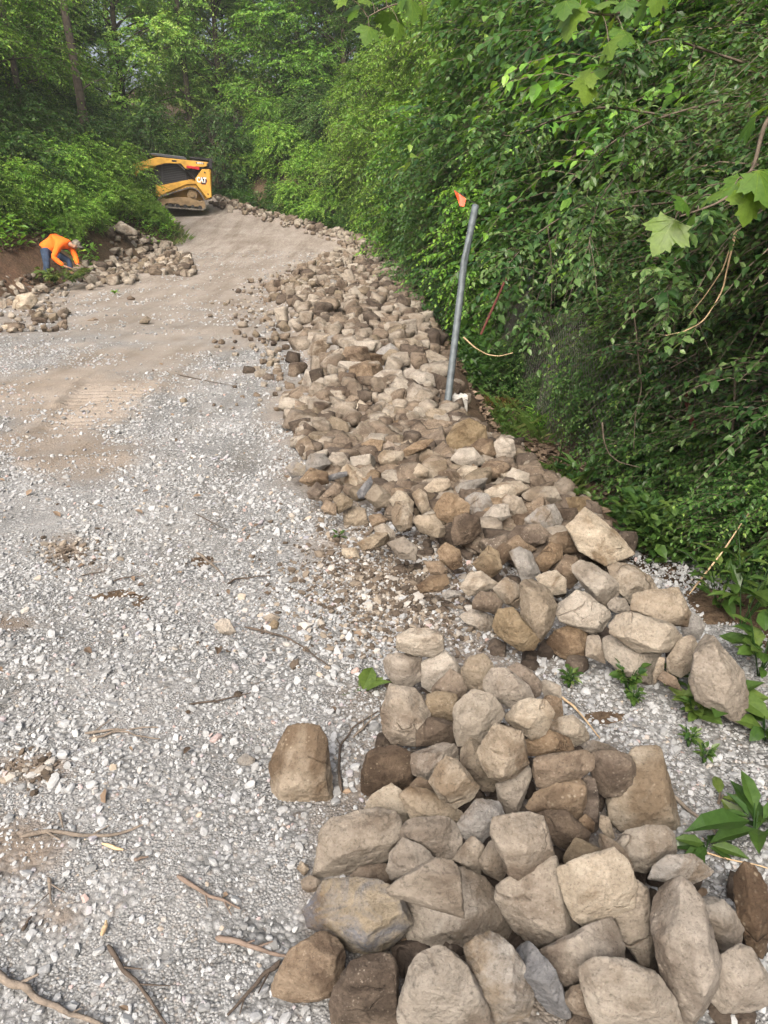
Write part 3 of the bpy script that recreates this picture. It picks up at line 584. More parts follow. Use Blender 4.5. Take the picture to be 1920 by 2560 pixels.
# soil and dust marks on the road: centre in the photograph, half width, half height, strength
DIRT = [(950, 1420, 210, 140, 1.0), (820, 1240, 110, 110, .8), (715, 1080, 80, 170, .6), (140, 1110, 280, 90, .9), (480, 715, 480, 60, .85), (380, 930, 120, 80, .5), (1330, 2180, 430, 440, .95), (1180, 1780, 200, 200, .8), (1250, 1350, 420, 190, .8), (420, 800, 520, 70, .75), (160, 1000, 330, 110, 1.0), (330, 900, 330, 70, .8), (60, 1120, 170, 70, .9), (560, 760, 420, 60, .7), (300, 830, 400, 45, .5), (1000, 1450, 200, 150, 1.0), (860, 1380, 170, 100, .7),
        (1080, 1570, 120, 60, .6), (170, 1380, 75, 40, 1.0), (60, 1920, 130, 55, 1.0), (60, 2130, 150, 100, .8), (150, 2290, 120, 60, .7), (30, 1560, 90, 30, .8), (640, 680, 280, 50, .75), (750, 620, 200, 30, .7),
        (700, 850, 150, 30, .5), (200, 760, 240, 40, .5), (620, 560, 140, 40, .55), (250, 1420, 60, 30, .5), (930, 1750, 90, 60, .35), (800, 2250, 60, 100, .4), (60, 800, 160, 60, .6)]
PALE = [(420, 860, 300, 22, .9), (560, 960, 120, 130, .55), (420, 1230, 160, 200, .5), (520, 1010, 60, 40, .8), (260, 1700, 200, 110, .4), (520, 1720, 130, 60, .35), (640, 610, 160, 18, .8), (100, 1290, 110, 60, .6), (660, 1300, 100, 100, .25)]
def marks(x, y, z, L):
    u, v, d = to_px(x, y, z); m = np.zeros_like(u)
    w = fbm(np.stack([x * 1.6, y * 1.6, z * 0], -1), 4, 3) * .55
    for (a, b, ra, rb, s) in L:
        q = ((u - a) / ra) ** 2 + ((v - b) / rb) ** 2
        m = np.maximum(m, s * smooth(1.25, .25, np.sqrt(q) + w * .8))
    return np.where(d > .3, m, 0)
def road_z(x, y):
    z = hz(x, y)
    p = np.stack([x, y, 0 * x], -1)
    z = z + .016 * fbm(p * 1.3, 3, 21) + .006 * fbm(p * 7, 2, 22) + .03 * fbm(p * .45, 2, 25)
    tr = smooth(.42, .30, np.abs(x + 2.35 + (y - 6) * .18)) * smooth(5.35, 5.6, y) * smooth(7.2, 6.7, y)
    z = z + tr * (.014 * np.clip(np.sin(y * 2 * np.pi / .115) * 1.6, -1, 1) - .012)
    ed = np.abs(np.abs(x + 2.35 + (y - 6) * .18) - .42)
    z = z + .022 * smooth(.12, 0, ed) * smooth(5.0, 5.6, y) * smooth(7.4, 6.6, y) * (1 + .6 * noise3(p * 9, 5))
    rl = np.abs(y - (4.62 + .22 * (x + 2.2)))              # little ridge of scraped up gravel
    z = z + .04 * smooth(.16, 0, rl + .05 * noise3(p * 4, 8)) * smooth(-3.4, -2.7, x) * smooth(-1.0, -1.6, x)
    return z

def ground_material():
    m, t, b = new_mat('forest_soil', .95, .15); N = NT(t)
    tc = N.n('TexCoord').outputs['Object']
    a = N.noise(tc, 1.6, 8, .62, .4); f = N.noise(tc, 22, 6, .7)
    c = N.ramp(a, [(.3, (.035, .026, .018)), (.5, (.075, .052, .034)), (.7, (.12, .085, .055))])
    lit = N.ramp(f, [(.35, (.03, .022, .015)), (.52, (.10, .07, .045)), (.68, (.20, .15, .10))])
    c = N.mix(.5, c, lit)
    sep = N.n('SeparateXYZ'); N.l(tc, sep.inputs[0])
    red = N.math('MULTIPLY', N.math('MULTIPLY', N.math('LESS_THAN', sep.outputs[0], -6.6), N.math('LESS_THAN', sep.outputs[1], 22.0)), N.ramp(N.noise(tc, .9, 5, .6), [(.4, (0,) * 3), (.6, (1,) * 3)]))
    c = N.mix(N.math('MULTIPLY', red, .75), c, N.ramp(f, [(.35, (.10, .058, .038)), (.65, (.24, .15, .10))]))
    N.l(c, b.inputs['Base Color'])
    N.l(N.bump(f, .9, .04, N.bump(a, .6, .1)), b.inputs['Normal'])
    return m
SOIL = ground_material()
def build_ground():
    # fine sheet near by, one sheet with the coarse land out to the horizon
    def axis(lo, hi, fine_lo, fine_hi, st, grow):
        a = list(np.arange(fine_lo, fine_hi, st)); s = st
        while a[-1] < hi: s *= grow; a.append(a[-1] + s)
        s = st
        while a[0] > lo: s *= grow; a.insert(0, a[0] - s)
        return np.array(a)
    X = axis(-320, 320, -12, 6, .12, 1.22); Y = axis(-60, 700, -1, 30, .12, 1.16)
    gx, gy = np.meshgrid(X, Y); z = hz(np.clip(gx, -60, 60), np.clip(gy, -10, 120))
    p = np.stack([gx, gy, 0 * gx], -1)
    near = (np.abs(gx) < 40) & (gy < 60)
    z = z + near * (.05 * fbm(p * 1.2, 4, 31) + .015 * fbm(p * 6, 2, 33))
    inside = (gx > xl(gy) - .1) & (gx < xr(gy) + .15)
    z = np.where(inside, z - .07 - .10 * smooth(9, 15, gy), z)
    V = np.stack([gx, gy, z], -1).reshape(-1, 3); nx = len(X); ny = len(Y)
    i = (np.arange(ny - 1)[:, None] * nx + np.arange(nx - 1)[None]).ravel()
    F = np.stack([i, i + 1, i + nx + 1, i + nx], -1)
    tag(link('ground', mk_mesh('ground', [(V, F, 0, None)], [SOIL], True)), kind='structure')

def road_material():
    m, t, b = new_mat('crushed_limestone', .93, .15); N = NT(t)
    tc = N.n('TexCoord').outputs['Object']
    dirt = N.n('Attribute', attribute_name='tint').outputs['Fac']
    pale = N.n('Attribute', attribute_name='pale').outputs['Fac']
    w = N.n('VectorMath', operation='ADD'); N.l(tc, w.inputs[0])
    wn = N.n('TexNoise', Scale=14.0, Detail=3.0); N.l(tc, wn.inputs['Vector'])
    ws = N.n('VectorMath', operation='SCALE', Scale=.014); N.l(wn.outputs['Color'], ws.inputs[0]); N.l(ws.outputs[0], w.inputs[1]); p = w.outputs[0]
    def stones(scale):
        v = N.n('TexVoronoi', Scale=scale); N.l(p, v.inputs['Vector'])
        sep = N.n('SeparateXYZ'); N.l(v.outputs['Color'], sep.inputs[0])
        c = N.ramp(sep.outputs[0], [(0, (.19, .188, .18)), (.3, (.27, .27, .262)), (.62, (.345, .345, .338)), (.85, (.41, .41, .40)), (.96, (.30, .262, .225))], 'LINEAR')
        e = N.ramp(v.outputs['Distance'], [(.28, (1,) * 3), (.6, (.36,) * 3)])
        return N.mix(1.0, c, e, 'MULTIPLY'), v.outputs['Distance']
    c1, d1 = stones(58.0); c2, d2 = stones(150.0)
    sel = N.ramp(N.noise(tc, 6, 5, .6), [(.42, (0,) * 3), (.58, (1,) * 3)])
    c = N.mix(sel, c1, c2)
    dust = N.ramp(N.noise(tc, 240, 4, .7), [(.3, (.25, .24, .225)), (.7, (.37, .36, .345))])
    c = N.mix(N.math('ADD', N.math('MULTIPLY', pale, .5), N.math('MULTIPLY', N.ramp(N.noise(tc, 2.0, 7, .65), [(.4, (0,) * 3), (.7, (1,) * 3)]), .5)), c, dust)
    soil = N.ramp(N.noise(tc, 38, 7, .7), [(.32, (.085, .062, .042)), (.5, (.17, .13, .092)), (.68, (.28, .23, .175))])
    tanc = N.ramp(N.noise(tc, 1.1, 4, .55), [(.35, (.26, .22, .18)), (.65, (.36, .318, .275))])
    soil = N.mix(.6, soil, tanc)
    sep = N.n('SeparateXYZ'); N.l(tc, sep.inputs[0])
    nearness = N.n('MapRange'); N.l(sep.outputs[1], nearness.inputs[0])
    for i, v in ((1, 3.0), (2, 6.0), (3, 1.0), (4, 0.0)): nearness.inputs[i].default_value = v
    brown = N.ramp(N.noise(tc, 60, 6, .7), [(.33, (.05, .035, .024)), (.6, (.16, .115, .08))])
    soil = N.mix(N.math('MULTIPLY', nearness.outputs[0], .6), soil, brown)
    dm = N.math('MULTIPLY', dirt, N.math('ADD', N.math('MULTIPLY', N.noise(tc, 9, 6, .65), 1.2), .42), True)
    c = N.mix(dm, c, soil)
    far = N.n('MapRange'); N.l(sep.outputs[1], far.inputs[0])
    for i, v in ((1, 10.0), (2, 24.0), (3, 0.0), (4, .85)): far.inputs[i].default_value = v
    fc = N.mix(.55, N.ramp(N.noise(tc, .9, 6, .65, .5), [(.34, (.20, .172, .142)), (.5, (.30, .268, .232)), (.66, (.41, .385, .35))]), N.ramp(N.noise(tc, 16, 5, .75), [(.35, (.12, .10, .085)), (.52, (.25, .21, .19)), (.68, (.42, .38, .36))]))
    rm = N.n('Mapping'); N.l(tc, rm.inputs[0]); rm.inputs['Scale'].default_value = (2.6, .32, 1); rm.inputs['Rotation'].default_value = (0, 0, .12)
    rut = N.noise(rm.outputs[0], 1.0, 6, .68, .3)
    fc = N.mix(.75, fc, N.mix(1.0, fc, N.ramp(rut, [(.36, (.58, .52, .47)), (.5, (1, .97, .94)), (.66, (1.22, 1.22, 1.22))]), 'MULTIPLY'))
    fc = N.mix(.6, fc, N.mix(1.0, fc, N.ramp(N.noise(tc, 34, 5, .8), [(.38, (.45, .42, .38)), (.5, (1, 1, 1)), (.64, (1.45, 1.45, 1.42))]), 'MULTIPLY'))
    c = N.mix(.8, c, N.mix(1.0, c, N.ramp(rut, [(.34, (.74, .71, .67)), (.5, (1, 1, 1)), (.66, (1.10, 1.10, 1.11))]), 'MULTIPLY'))
    c = N.mix(far.outputs[0], c, fc); c = N.mix(1.0, c, (.82, .845, .865), 'MULTIPLY')
    N.l(c, b.inputs['Base Color'])
    h = N.math('MULTIPLY', N.mix(sel, d1, d2), -1.0)
    hb = N.bump(h, .55, .012, N.bump(N.noise(tc, 30, 6, .7), .5, .02))
    N.l(hb, b.inputs['Normal'])
    return m
def build_road():
    ys = [-2.5]
    while ys[-1] < 39:
        y = ys[-1]; st = .028 if 5.2 < y < 7.3 else max(.03, .011 * (abs(y) + 1.2)); ys.append(y + st)
    ys = np.array(ys); n = 420; s = np.linspace(0, 1, n)
    X0 = np.maximum(xl(ys) - .25, -3.2 - .75 * np.maximum(ys, 0)); X1 = xr(ys) + .3 - .26 * smooth(2.6, 3.2, ys)
    gx = X0[:, None] + (X1 - X0)[:, None] * s[None]; gy = np.repeat(ys[:, None], n, 1)
    z = road_z(gx, gy)
    V = np.stack([gx, gy, z], -1).reshape(-1, 3); ny = len(ys)
    i = (np.arange(ny - 1)[:, None] * n + np.arange(n - 1)[None]).ravel()
    F = np.stack([i, i + 1, i + n + 1, i + n], -1)
    d = marks(gx, gy, z, DIRT); pl = marks(gx, gy, z, PALE)
    rock_zone = smooth(.0, .35, gx - xb(gy) + .2) * smooth(5.0, 5.8, gy)
    d = np.maximum(d, rock_zone * .9)
    d = np.maximum(d, smooth(10.5, 15, gy + 1.2 * fbm(np.stack([gx * .5, gy * .5, 0 * gx], -1), 3, 77)) * .8)
    me = mk_mesh('driveway', [(V, F, 0, d.ravel())], [road_material()], True)
    a = me.attributes.new('pale', 'FLOAT', 'POINT'); a.data.foreach_set('value', pl.ravel().astype(np.float32))
    tag(link('driveway', me), kind='structure')

# ------------------------------------------------------------------ loose crushed stone on the road
def gravel_material(name, stops):
    m, t, b = new_mat(name, .9, .2); N = NT(t)
    tc = N.n('TexCoord').outputs['Object']
    a = N.n('Attribute', attribute_name='tint').outputs['Fac']
    c = N.ramp(a, stops)
    c = N.mix(.35, c, N.mix(1.0, c, N.ramp(N.noise(tc, 160, 5, .7), [(.3, (.45,) * 3), (.6, (1.1,) * 3)]), 'MULTIPLY')); c = N.mix(1.0, c, (.84, .87, .895), 'MULTIPLY')
    N.l(c, b.inputs['Base Color']); return m
GRAVEL = gravel_material('limestone_chips', [(0, (.14, .138, .132)), (.22, (.235, .233, .226)), (.45, (.33, .33, .325)), (.66, (.36, .36, .355)), (.8, (.41, .41, .40)), (.86, (.36, .30, .23)), (.93, (.30, .30, .33)), (1, (.40, .29, .25))])
def pebble_field(name, P, R, tints, mat, rng, sub=1, flat=.75):
    dirs, F = ico(sub); nv = len(dirs); M = len(P); pieces = []
    shapes = []
    for k in range(9):
        N, D = random_planes(rng, 5); D[:6] *= rng.uniform(.75, 1.05, 6)
        shapes.append(dirs * np.minimum(radial(dirs, N, D, 40), 1.4)[:, None])
    w = rng.integers(0, 9, M)
    a = rng.uniform(0, 2 * np.pi, M); sc = rng.uniform(.65, 1.25, (M, 3)); sc[:, 2] *= flat
    til = rng.normal(0, .28, (M, 2))
    for k in range(9):
        i = np.where(w == k)[0]
        if len(i) == 0: continue
        v = shapes[k][None] * sc[i][:, None] * R[i][:, None, None]
        ca, sa = np.cos(a[i])[:, None], np.sin(a[i])[:, None]
        x = v[..., 0] * ca - v[..., 1] * sa; y = v[..., 0] * sa + v[..., 1] * ca
        z = v[..., 2] + x * til[i, :1] + y * til[i, 1:]
        v = np.stack([x, y, z], -1) + P[i][:, None]
        f = F[None] + (np.arange(len(i)) * nv)[:, None, None]
        pieces.append((v.reshape(-1, 3), f.reshape(-1, 3), 0, np.repeat(tints[i], nv)))
    return mk_mesh(name, pieces, [mat], False)
def build_gravel():
    rng = np.random.default_rng(11)
    P, R, T = [], [], []
    for (y0, y1, n, r0, r1, sig) in ((.5, 1.6, 36000, .0040, .017, .50), (1.6, 3.2, 46000, .0048, .020, .48), (3.2, 5.6, 34000, .0062, .022, .45), (5.6, 9.5, 17000, .0085, .024, .4), (9.5, 24, 15000, .012, .034, .45)):
        y = rng.uniform(y0, y1, n); lo = np.maximum(-.62 * y - 1.0, xl(y)); x = lo + (xr(y) + .55 * (y < 3.4) - lo) * rng.random(n)
        z = road_z(x, y); d = marks(x, y, z, DIRT); pl = marks(x, y, z, PALE)
        cl = fbm(np.stack([x * 2.2, y * 2.2, 0 * x], -1), 3, 41)
        keep = rng.random(n) < np.clip(1 - .92 * d - .62 * pl + .75 * cl, .04, 1)
        x, y, z = x[keep], y[keep], z[keep]
        r = np.clip(r0 * np.exp(rng.normal(0, sig, len(x))), r0 * .45, r1)
        P.append(np.stack([x, y, z + r * .25], -1)); R.append(r)
        tt = np.clip(rng.beta(2.0, 1.7, len(x)) * .8, 0, .8); sp = rng.random(len(x)) < .07; tt = np.where(sp, rng.uniform(.82, 1, len(x)), tt)
        T.append(tt)
    P, R, T = map(np.concatenate, (P, R, T))
    big = R > .0105
    me = pebble_field('gravel', P[~big], R[~big], T[~big], GRAVEL, rng, 1, .7)
    tag(link('gravel', me), 'loose crushed grey limestone strewn over the driveway', 'gravel', kind='stuff')
    me = pebble_field('coarse_gravel', P[big], R[big], T[big], GRAVEL, rng, 2, .7)
    tag(link('coarse_gravel', me), 'larger pale stones of the driveway gravel', 'gravel', kind='stuff')
    # crumbs of soil and small stones in the earthy patch and between the rocks
    n = 5200; u = np.concatenate([rng.normal(1010, 150, n), rng.normal(170, 45, 260), rng.normal(60, 60, 110)]); v = np.concatenate([rng.normal(1440, 95, n), rng.normal(1370, 22, 260), rng.normal(1930, 30, 110)])
    d = np.stack([ray(a, b) for a, b in zip(u, v)]); k = -1.5 / d[:, 2]; x, y = d[:, 0] * k, d[:, 1] * k
    ok = (y > .5) & (y < 7); x, y = x[ok], y[ok]
    r = np.clip(.0075 * np.exp(rng.normal(0, .5, len(x))), .003, .03)
    P = np.stack([x, y, road_z(x, y) + r * .25], -1)
    CR = gravel_material('earth_crumbs', [(0, (.06, .046, .034)), (.4, (.13, .10, .074)), (.7, (.24, .20, .155)), (1, (.42, .40, .37))])
    tag(link('soil_crumbs', pebble_field('soil_crumbs', P, r, rng.random(len(x)) ** 1.3, CR, rng, 1)), 'brown crumbs of soil and small stones on the gravel', 'soil crumbs', kind='stuff')

# ------------------------------------------------------------------ the rest of the stone bank
def build_scattered():
    rng = np.random.default_rng(23)
    tp = np.array([t['p'][:2] for t in traced]); tr = np.array([t['r'] for t in traced])
    C = []
    def try_add(x, y, r, zoff, tol=.80):
        if np.any((tp[:, 0] - x) ** 2 + (tp[:, 1] - y) ** 2 < (.85 * (tr + r)) ** 2): return
        if abs(y - 5.75) < .6 and abs(x - .55) < .24: return
        for c in C[-900:]:
            if abs(c[3] - zoff) < .03 and (c[0] - x) ** 2 + (c[1] - y) ** 2 < (tol * (c[2] + r)) ** 2: return
        C.append((x, y, r, zoff))
    for big, n in ((1, 500), (0, 2600)):
        for _ in range(n):
            y = 6.0 + 29 * rng.random() ** 1.25
            a, b = xb(y) - .12, xr(y) + .16
            x = rng.uniform(a, b)
            if rng.random() < .85 * smooth(.75, 0, x - a + .35 * noise3(np.array([[x * 1.3, y * .9, 1.0]]), 6)[0]): continue
            r = rng.uniform(.115, .17) if big else np.clip(.078 * math.exp(rng.normal(0, .3)), .045, .13)
            if y > 23: r = min(r * 1.05, .16)
            try_add(x, y, r, 0.0)
    for _ in range(1500):                                  # small stones between the read off ones
        y = rng.uniform(3.05, 6.1); a = np.interp(y, [3.05, 3.4, 3.8, 4.1, 4.7, 5.4, 6.1], [.6, .25, -.05, -.3, -.52, -.7, -.8]); x = rng.uniform(a, xr(y))
        r = float(np.clip(.055 * math.exp(rng.normal(0, .35)), .025, .09))
        if np.any((tp[:, 0] - x) ** 2 + (tp[:, 1] - y) ** 2 < (.5 * tr) ** 2): continue
        C.append((x, y, r, rng.uniform(0, .05)))
    for _ in range(900):                                   # a second layer on the heap
        y = 6.2 + 19 * rng.random(); a, b = xb(y) + .25, xr(y) + .02
        if b > a: try_add(rng.uniform(a, b), y, float(np.clip(.085 * math.exp(rng.normal(0, .3)), .05, .15)), .09)
    for _ in range(260):                                   # strays at the heap's foot on the road side
        y = rng.uniform(6, 22); x = xb(y) - abs(rng.normal(0, .35)) - .1; try_add(x, y, float(np.clip(.035 * math.exp(rng.normal(0, .4)), .02, .08)), 0.0)
    for _ in range(1300):                                  # small stones along the left edge and its pile
        u = rng.uniform(275, 485); v = rng.uniform(575 + max(0, u - 330) * .5, 690)
        if rng.random() < .4: u, v = rng.uniform(200, 340), rng.uniform(660, 710)
        if rng.random() < .13: u, v = rng.uniform(0, 170), rng.uniform(690, 830)
        D = on_ground(u, v); p = at(u, v, D); try_add(p[0], p[1], float(np.clip((.095 if u > 200 else .05) * math.exp(rng.normal(0, .35)), .025, .19)), 0.0, .62)
    out = []
    for x, y, r, zo in C:
        gr = float(hz(x, y)); pat = noise3(np.array([[x * .8, y * .5, 3.3]]), 4)[0]
        t = rng.choice(list('TLBDOGS'), p=[.32, .26, .25, .09, .06, .018, .002]) if pat < .12 else rng.choice(list('TLBDO'), p=[.18, .12, .36, .22, .12])
        out.append((r / y * (.3 if y < 6.1 and r < .09 else 1), x, y, gr + zo + r * rng.uniform(.35, .6), r, t))
    return out, rng
def rock_verts(rng, r, lv, seed):
    N, D = random_planes(rng, 8, (1, rng.uniform(.7, 1), rng.uniform(.6, .85)))
    dirs, F = ico(lv); V = dirs * (radial(dirs, N, D, 90) * r * 1.02)[:, None]
    V = rough(V, r, seed, 1.0, lv >= 4)
    q = Matrix.Rotation(rng.uniform(0, 6.28), 3, 'Z') @ Matrix.Rotation(rng.normal(0, .35), 3, 'X')
    return V @ np.array(q).T, F

def name_rocks(picked):
    """words for the stones that have none of their own: by colour, form and the named stone they lie against"""
    anchors = [t for t in traced if t['words']]
    used = set(t['words'] for t in anchors)
    def form(wh):
        a = wh[0] / wh[1]
        return 'broad' if a > 1.45 else 'upright' if a < .8 else 'squat' if a > 1.15 else 'chunky'
    rest = [t for t in traced if not t['words']]
    for t in rest:
        near = sorted(anchors, key=lambda q: np.hypot(*(q['c'] - t['c'])))
        done = False
        for q in near[:10]:
            d = t['c'] - q['c']
            side = ('right of' if d[0] > 0 else 'left of') if abs(d[0]) > abs(d[1]) * 1.1 else ('below' if d[1] > 0 else 'above')
            short = ' '.join(q['words'].split()[:9])
            for cut in (' beside ', ' behind ', ' at the ', ' on the ', ' with ', ' in the ', ' resting ', ' lying ', ' under ', ' between ', ' near ', ' level ', ' leaning ', ' left of ', ' right of ', ' just ', ' above ', ' by the ', ' below ', ' beyond ', ' of its ', ' hanging ', ' wedged ', ' tilted '):
                i = q['words'].find(cut)
                if i > 14: short = short if len(short) < i else q['words'][:i]
            w = f"{form(t['wh'])} {TONE_WORD[t['tone']]} stone just {side} the {short}"
            if w not in used and len(w.split()) <= 16: used.add(w); t['words'] = w; done = True; break
        if not done: t['words'] = f"{form(t['wh'])} {TONE_WORD[t['tone']]} stone in the stone bank"
    for t in traced:
        o = t['o']; grp = 'stones piled along the left edge' if t['w'] == 'F' else 'loose stones on the road' if t['w'] == 'G' else 'stones of the bank along the road'
        tag(o, t['words'], 'stone', grp)

def build_rocks():
    build_traced()
    C, rng = build_scattered()
    C.sort(key=lambda c: -c[0])
    keep = max(0, 296 - len(traced))
    for k, (s, x, y, z, r, t) in enumerate(C[:keep]):
        V, F = rock_verts(rng, r, 5 if s > .012 else 4, 500 + k)
        o = link('rock', mk_mesh('rock', [(V, F, 0, None)], [TONES[t]], True)); o.location = (x, y, z)
        zone = 'level with the leaning post' if y < 8.5 else 'just beyond the leaning post' if y < 12 else 'far beyond the leaning post'
        if x < -4: zone = "along the road's left edge"
        tag(o, f"fist to head sized {TONE_WORD[t]} stone packed in the heap {zone}", 'stone', f"{TONE_WORD[t]} stones heaped {zone}")
    pieces = []; mats = list(TONES); vi = {}
    for k, (s, x, y, z, r, t) in enumerate(C[keep:]):
        V, F = rock_verts(rng, r, 3 if s > .004 else 2, 900 + k)
        pieces.append((V + np.array([x, y, z]), F, mats.index(t), None))
    # filling stones deep in the heaps, dark in tone to paint shade into the gaps
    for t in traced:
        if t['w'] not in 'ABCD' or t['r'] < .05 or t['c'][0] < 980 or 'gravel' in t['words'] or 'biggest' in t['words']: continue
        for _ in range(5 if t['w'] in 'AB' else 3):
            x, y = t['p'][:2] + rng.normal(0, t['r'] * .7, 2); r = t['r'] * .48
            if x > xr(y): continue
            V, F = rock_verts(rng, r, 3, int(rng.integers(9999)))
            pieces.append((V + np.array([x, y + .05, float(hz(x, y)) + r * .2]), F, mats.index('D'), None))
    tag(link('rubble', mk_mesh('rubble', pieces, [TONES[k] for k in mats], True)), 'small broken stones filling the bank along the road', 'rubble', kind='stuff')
    name_rocks(None)
    print('ROCKS traced', len(traced), 'scattered', len(C), 'kept', keep)

# ------------------------------------------------------------------ sticks
BARK = plain('grey_bark', (.16, .135, .11), .9, 0, .3, 30, .2, .5)
REDBARK = plain('red_brown_bark', (.15, .115, .092), .8, 0, .3, 30, .2, .4)
PALEWOOD = plain('split_pale_wood', (.42, .31, .19), .8, 0, .25, 40, .2, .3)
DARKBARK = plain('dark_bark', (.075, .06, .048), .9, 0, .3, 30, .2, .5)
STICKS = '''
G|.0085|g|110,1225 270,1190 450,1220 640,1215 740,1165|crooked grey stick lying across the gravel, thickest at its bend
G|.0075|r|920,1430 1090,1540 1245,1600|red brown stick with peeled bark slanting towards the blue grey boulder
G|.0095|r|1120,1750 1300,1800 1480,1845|red brown stick pointing at the brown squarish boulder
G|.0075|d|560,1790 650,1930 760,2050 860,2198|dark mossy stick running down to the bottom edge of the gravel
G|.0115|g|-60,1930 80,1990 250,2080 400,2150 540,2210|thick pale grey stick in the bottom left corner
G|.0075|d|1450,1870 1330,1990 1180,2150|dark stick under the brown squarish boulder's left side
G|.006|g|440,690 560,676 650,665 820,660|upper of two thin curved grey twigs lying parallel on the gravel
G|.006|g|460,718 560,690 650,680 700,705 830,720|lower of two thin curved grey twigs lying parallel on the gravel
G|.005|d|980,540 1150,515 1300,480|thin dark straight twig on gravel above the upright tan block
G|.006|d|1270,140 1480,190 1600,260 1700,340|long dark twig curving down from the single tan cobble
G|.007|p|530,1262 640,1295|splintered pale wood chip below the crooked grey stick
G|.005|g|310,1100 330,1180|short grey twig standing off the crooked stick's middle
G|.006|r|695,1345 770,1330|short red brown bark piece right of the splintered pale chip
G|.006|g|250,1440 256,1500 268,1575|short thick grey twig lying straight up the gravel
G|.006|d|115,1715 165,1640|short dark twig near the left edge of the gravel
G|.008|p|525,1740 550,1660|pale split wood sliver near the dark mossy stick's top
H|.006|d|920,365 1080,400 1240,430|thin dark branch on the road left of the lone brown stone
H|.010|g|1020,1290 1100,1350 1160,1410|thick short grey stick slanting on the gravel mid road
H|.007|d|1180,1450 1220,1425 1290,1420 1385,1408|dark straight twig ending near the earthy patch
H|.005|d|540,1450 640,1420 745,1408|thin dark twig on gravel left of the thick short grey stick
H|.004|d|420,1410 570,1378|very thin dark twig farthest left on the pale gravel
H|.004|d|1010,1085 1180,1172|thin twig lying beside the pale dust patch
A|.006|d|570,800 545,650 570,500 650,400 790,310|long bent dark twig between the upright tan block and the near heap
A|.006|g|640,470 720,380 800,330|grey branch piece lying over the long bent dark twig
B|.006|p|470,210 560,290 690,450|pale bare twig on the gravel behind the near heap
B|.0085|g|1100,770 1240,890 1410,1040|straight grey stick on the gravel by the cut weeds
B|.004|p|1120,1075 1350,1120 1659,1200|thin pale stalk lying below the cut weeds
D|.005|p|1120,300 1300,250 1450,180 1659,30|pale slender branch leaning out of the hedge over the bank's right edge
'''
WIN['H'] = (0, 760, 2.0738)
UPZ = np.array([0, 0, 1.0])
def curve3(a, b): return a + (b - a) * np.linspace(0, 1, 4)[:, None]
def build_sticks():
    rng = np.random.default_rng(5)
    M = dict(g=BARK, r=REDBARK, p=PALEWOOD, d=DARKBARK)
    for line in STICKS.strip().split('\n'):
        w, r, c, pts, words = line.split('|'); r = float(r) * .72; ox, oy, s = WIN[w]
        P = []
        for q in pts.split():
            a, b = map(float, q.split(',')); u, v = ox + a / s, oy + b / s
            D = on_ground(u, v, r * 1.3, lambda x, y: road_z(np.array(x), np.array(y)) + .006); P.append(at(u, v, D))
        P = np.array(P); t = np.linspace(0, 1, len(P)); tt = np.linspace(0, 1, max(12, 5 * len(P)))
        Q = np.stack([np.interp(tt, t, P[:, i]) for i in range(3)], -1)
        for _ in range(2): Q[1:-1] = (Q[:-2] + 2 * Q[1:-1] + Q[2:]) / 4
        if w == 'D': Q[:, 2] += np.linspace(.05, .55, len(Q))
        jj = rng.normal(0, r * .7, Q.shape); jj[[0, -1]] = 0
        for _ in range(2): jj[1:-1] = (jj[:-2] + jj[1:-1] + jj[2:]) / 3
        Q = Q + jj
        R = r * np.linspace(1.15, .45, len(Q)) * rng.uniform(.9, 1.12, len(Q)); R[0] *= .5
        if c == 'p' and len(P) == 2: R = r * np.sin(np.linspace(.5, 2.8, len(Q)))
        tw = tube_pieces(Q - P[0], R, 7)
        if c != 'p' and len(P) > 2:                        # a snapped side twig or two
            for _ in range(2):
                i = int(rng.integers(2, len(Q) - 3)); dd = unit(Q[i + 1] - Q[i]); sd = unit(np.cross(dd, UPZ)) * rng.choice([-1, 1]); tw += tube_pieces(curve3(Q[i] - P[0], Q[i] - P[0] + (dd * .8 + sd * .6 + UPZ * .12) * rng.uniform(.02, .07)), R[i] * np.linspace(.6, .3, 4), 5)
        o = link('stick', mk_mesh('stick', tw, [M[c]], True)); o.location = P[0]
        tag(o, words, 'stick', 'fallen sticks on the gravel')
# ------------------------------------------------------------------ leaves
def leaf_material(name, stops, trans=.47, rough=.36):
    m = bpy.data.materials.new(name); m.use_nodes = True; t = m.node_tree; N = NT(t)
    b = t.nodes['Principled BSDF']; out = t.nodes['Material Output']
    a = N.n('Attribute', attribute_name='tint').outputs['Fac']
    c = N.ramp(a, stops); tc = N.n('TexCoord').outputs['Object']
    c = N.mix(.55, c, N.mix(1.0, c, N.ramp(N.noise(tc, 70, 4, .7), [(.3, (.5, .55, .5)), (.62, (1.25, 1.2, 1.2))]), 'MULTIPLY'))
    N.l(c, b.inputs['Base Color']); b.inputs['Roughness'].default_value = rough; b.inputs['Specular IOR Level'].default_value = .42
    tr = N.n('BsdfTranslucent'); N.l(N.mix(1.0, c, (1.25, 1.15, .55), 'MULTIPLY'), tr.inputs['Color'])
    mx = N.n('MixShader'); mx.inputs[0].default_value = trans
    N.l(b.outputs[0], mx.inputs[1]); N.l(tr.outputs[0], mx.inputs[2]); N.l(mx.outputs[0], out.inputs['Surface'])
    return m
LF_PRIVET = leaf_material('privet_leaf', [(0, (0.020, 0.063, 0.020)), (.45, (0.053, 0.120, 0.032)), (.8, (0.110, 0.202, 0.059)), (1, (0.183, 0.278, 0.105))])
LF_DARK = leaf_material('dark_leaf', [(0, (0.024, 0.076, 0.023)), (.5, (0.059, 0.140, 0.030)), (.85, (0.107, 0.220, 0.049)), (1, (0.213, 0.334, 0.071))])
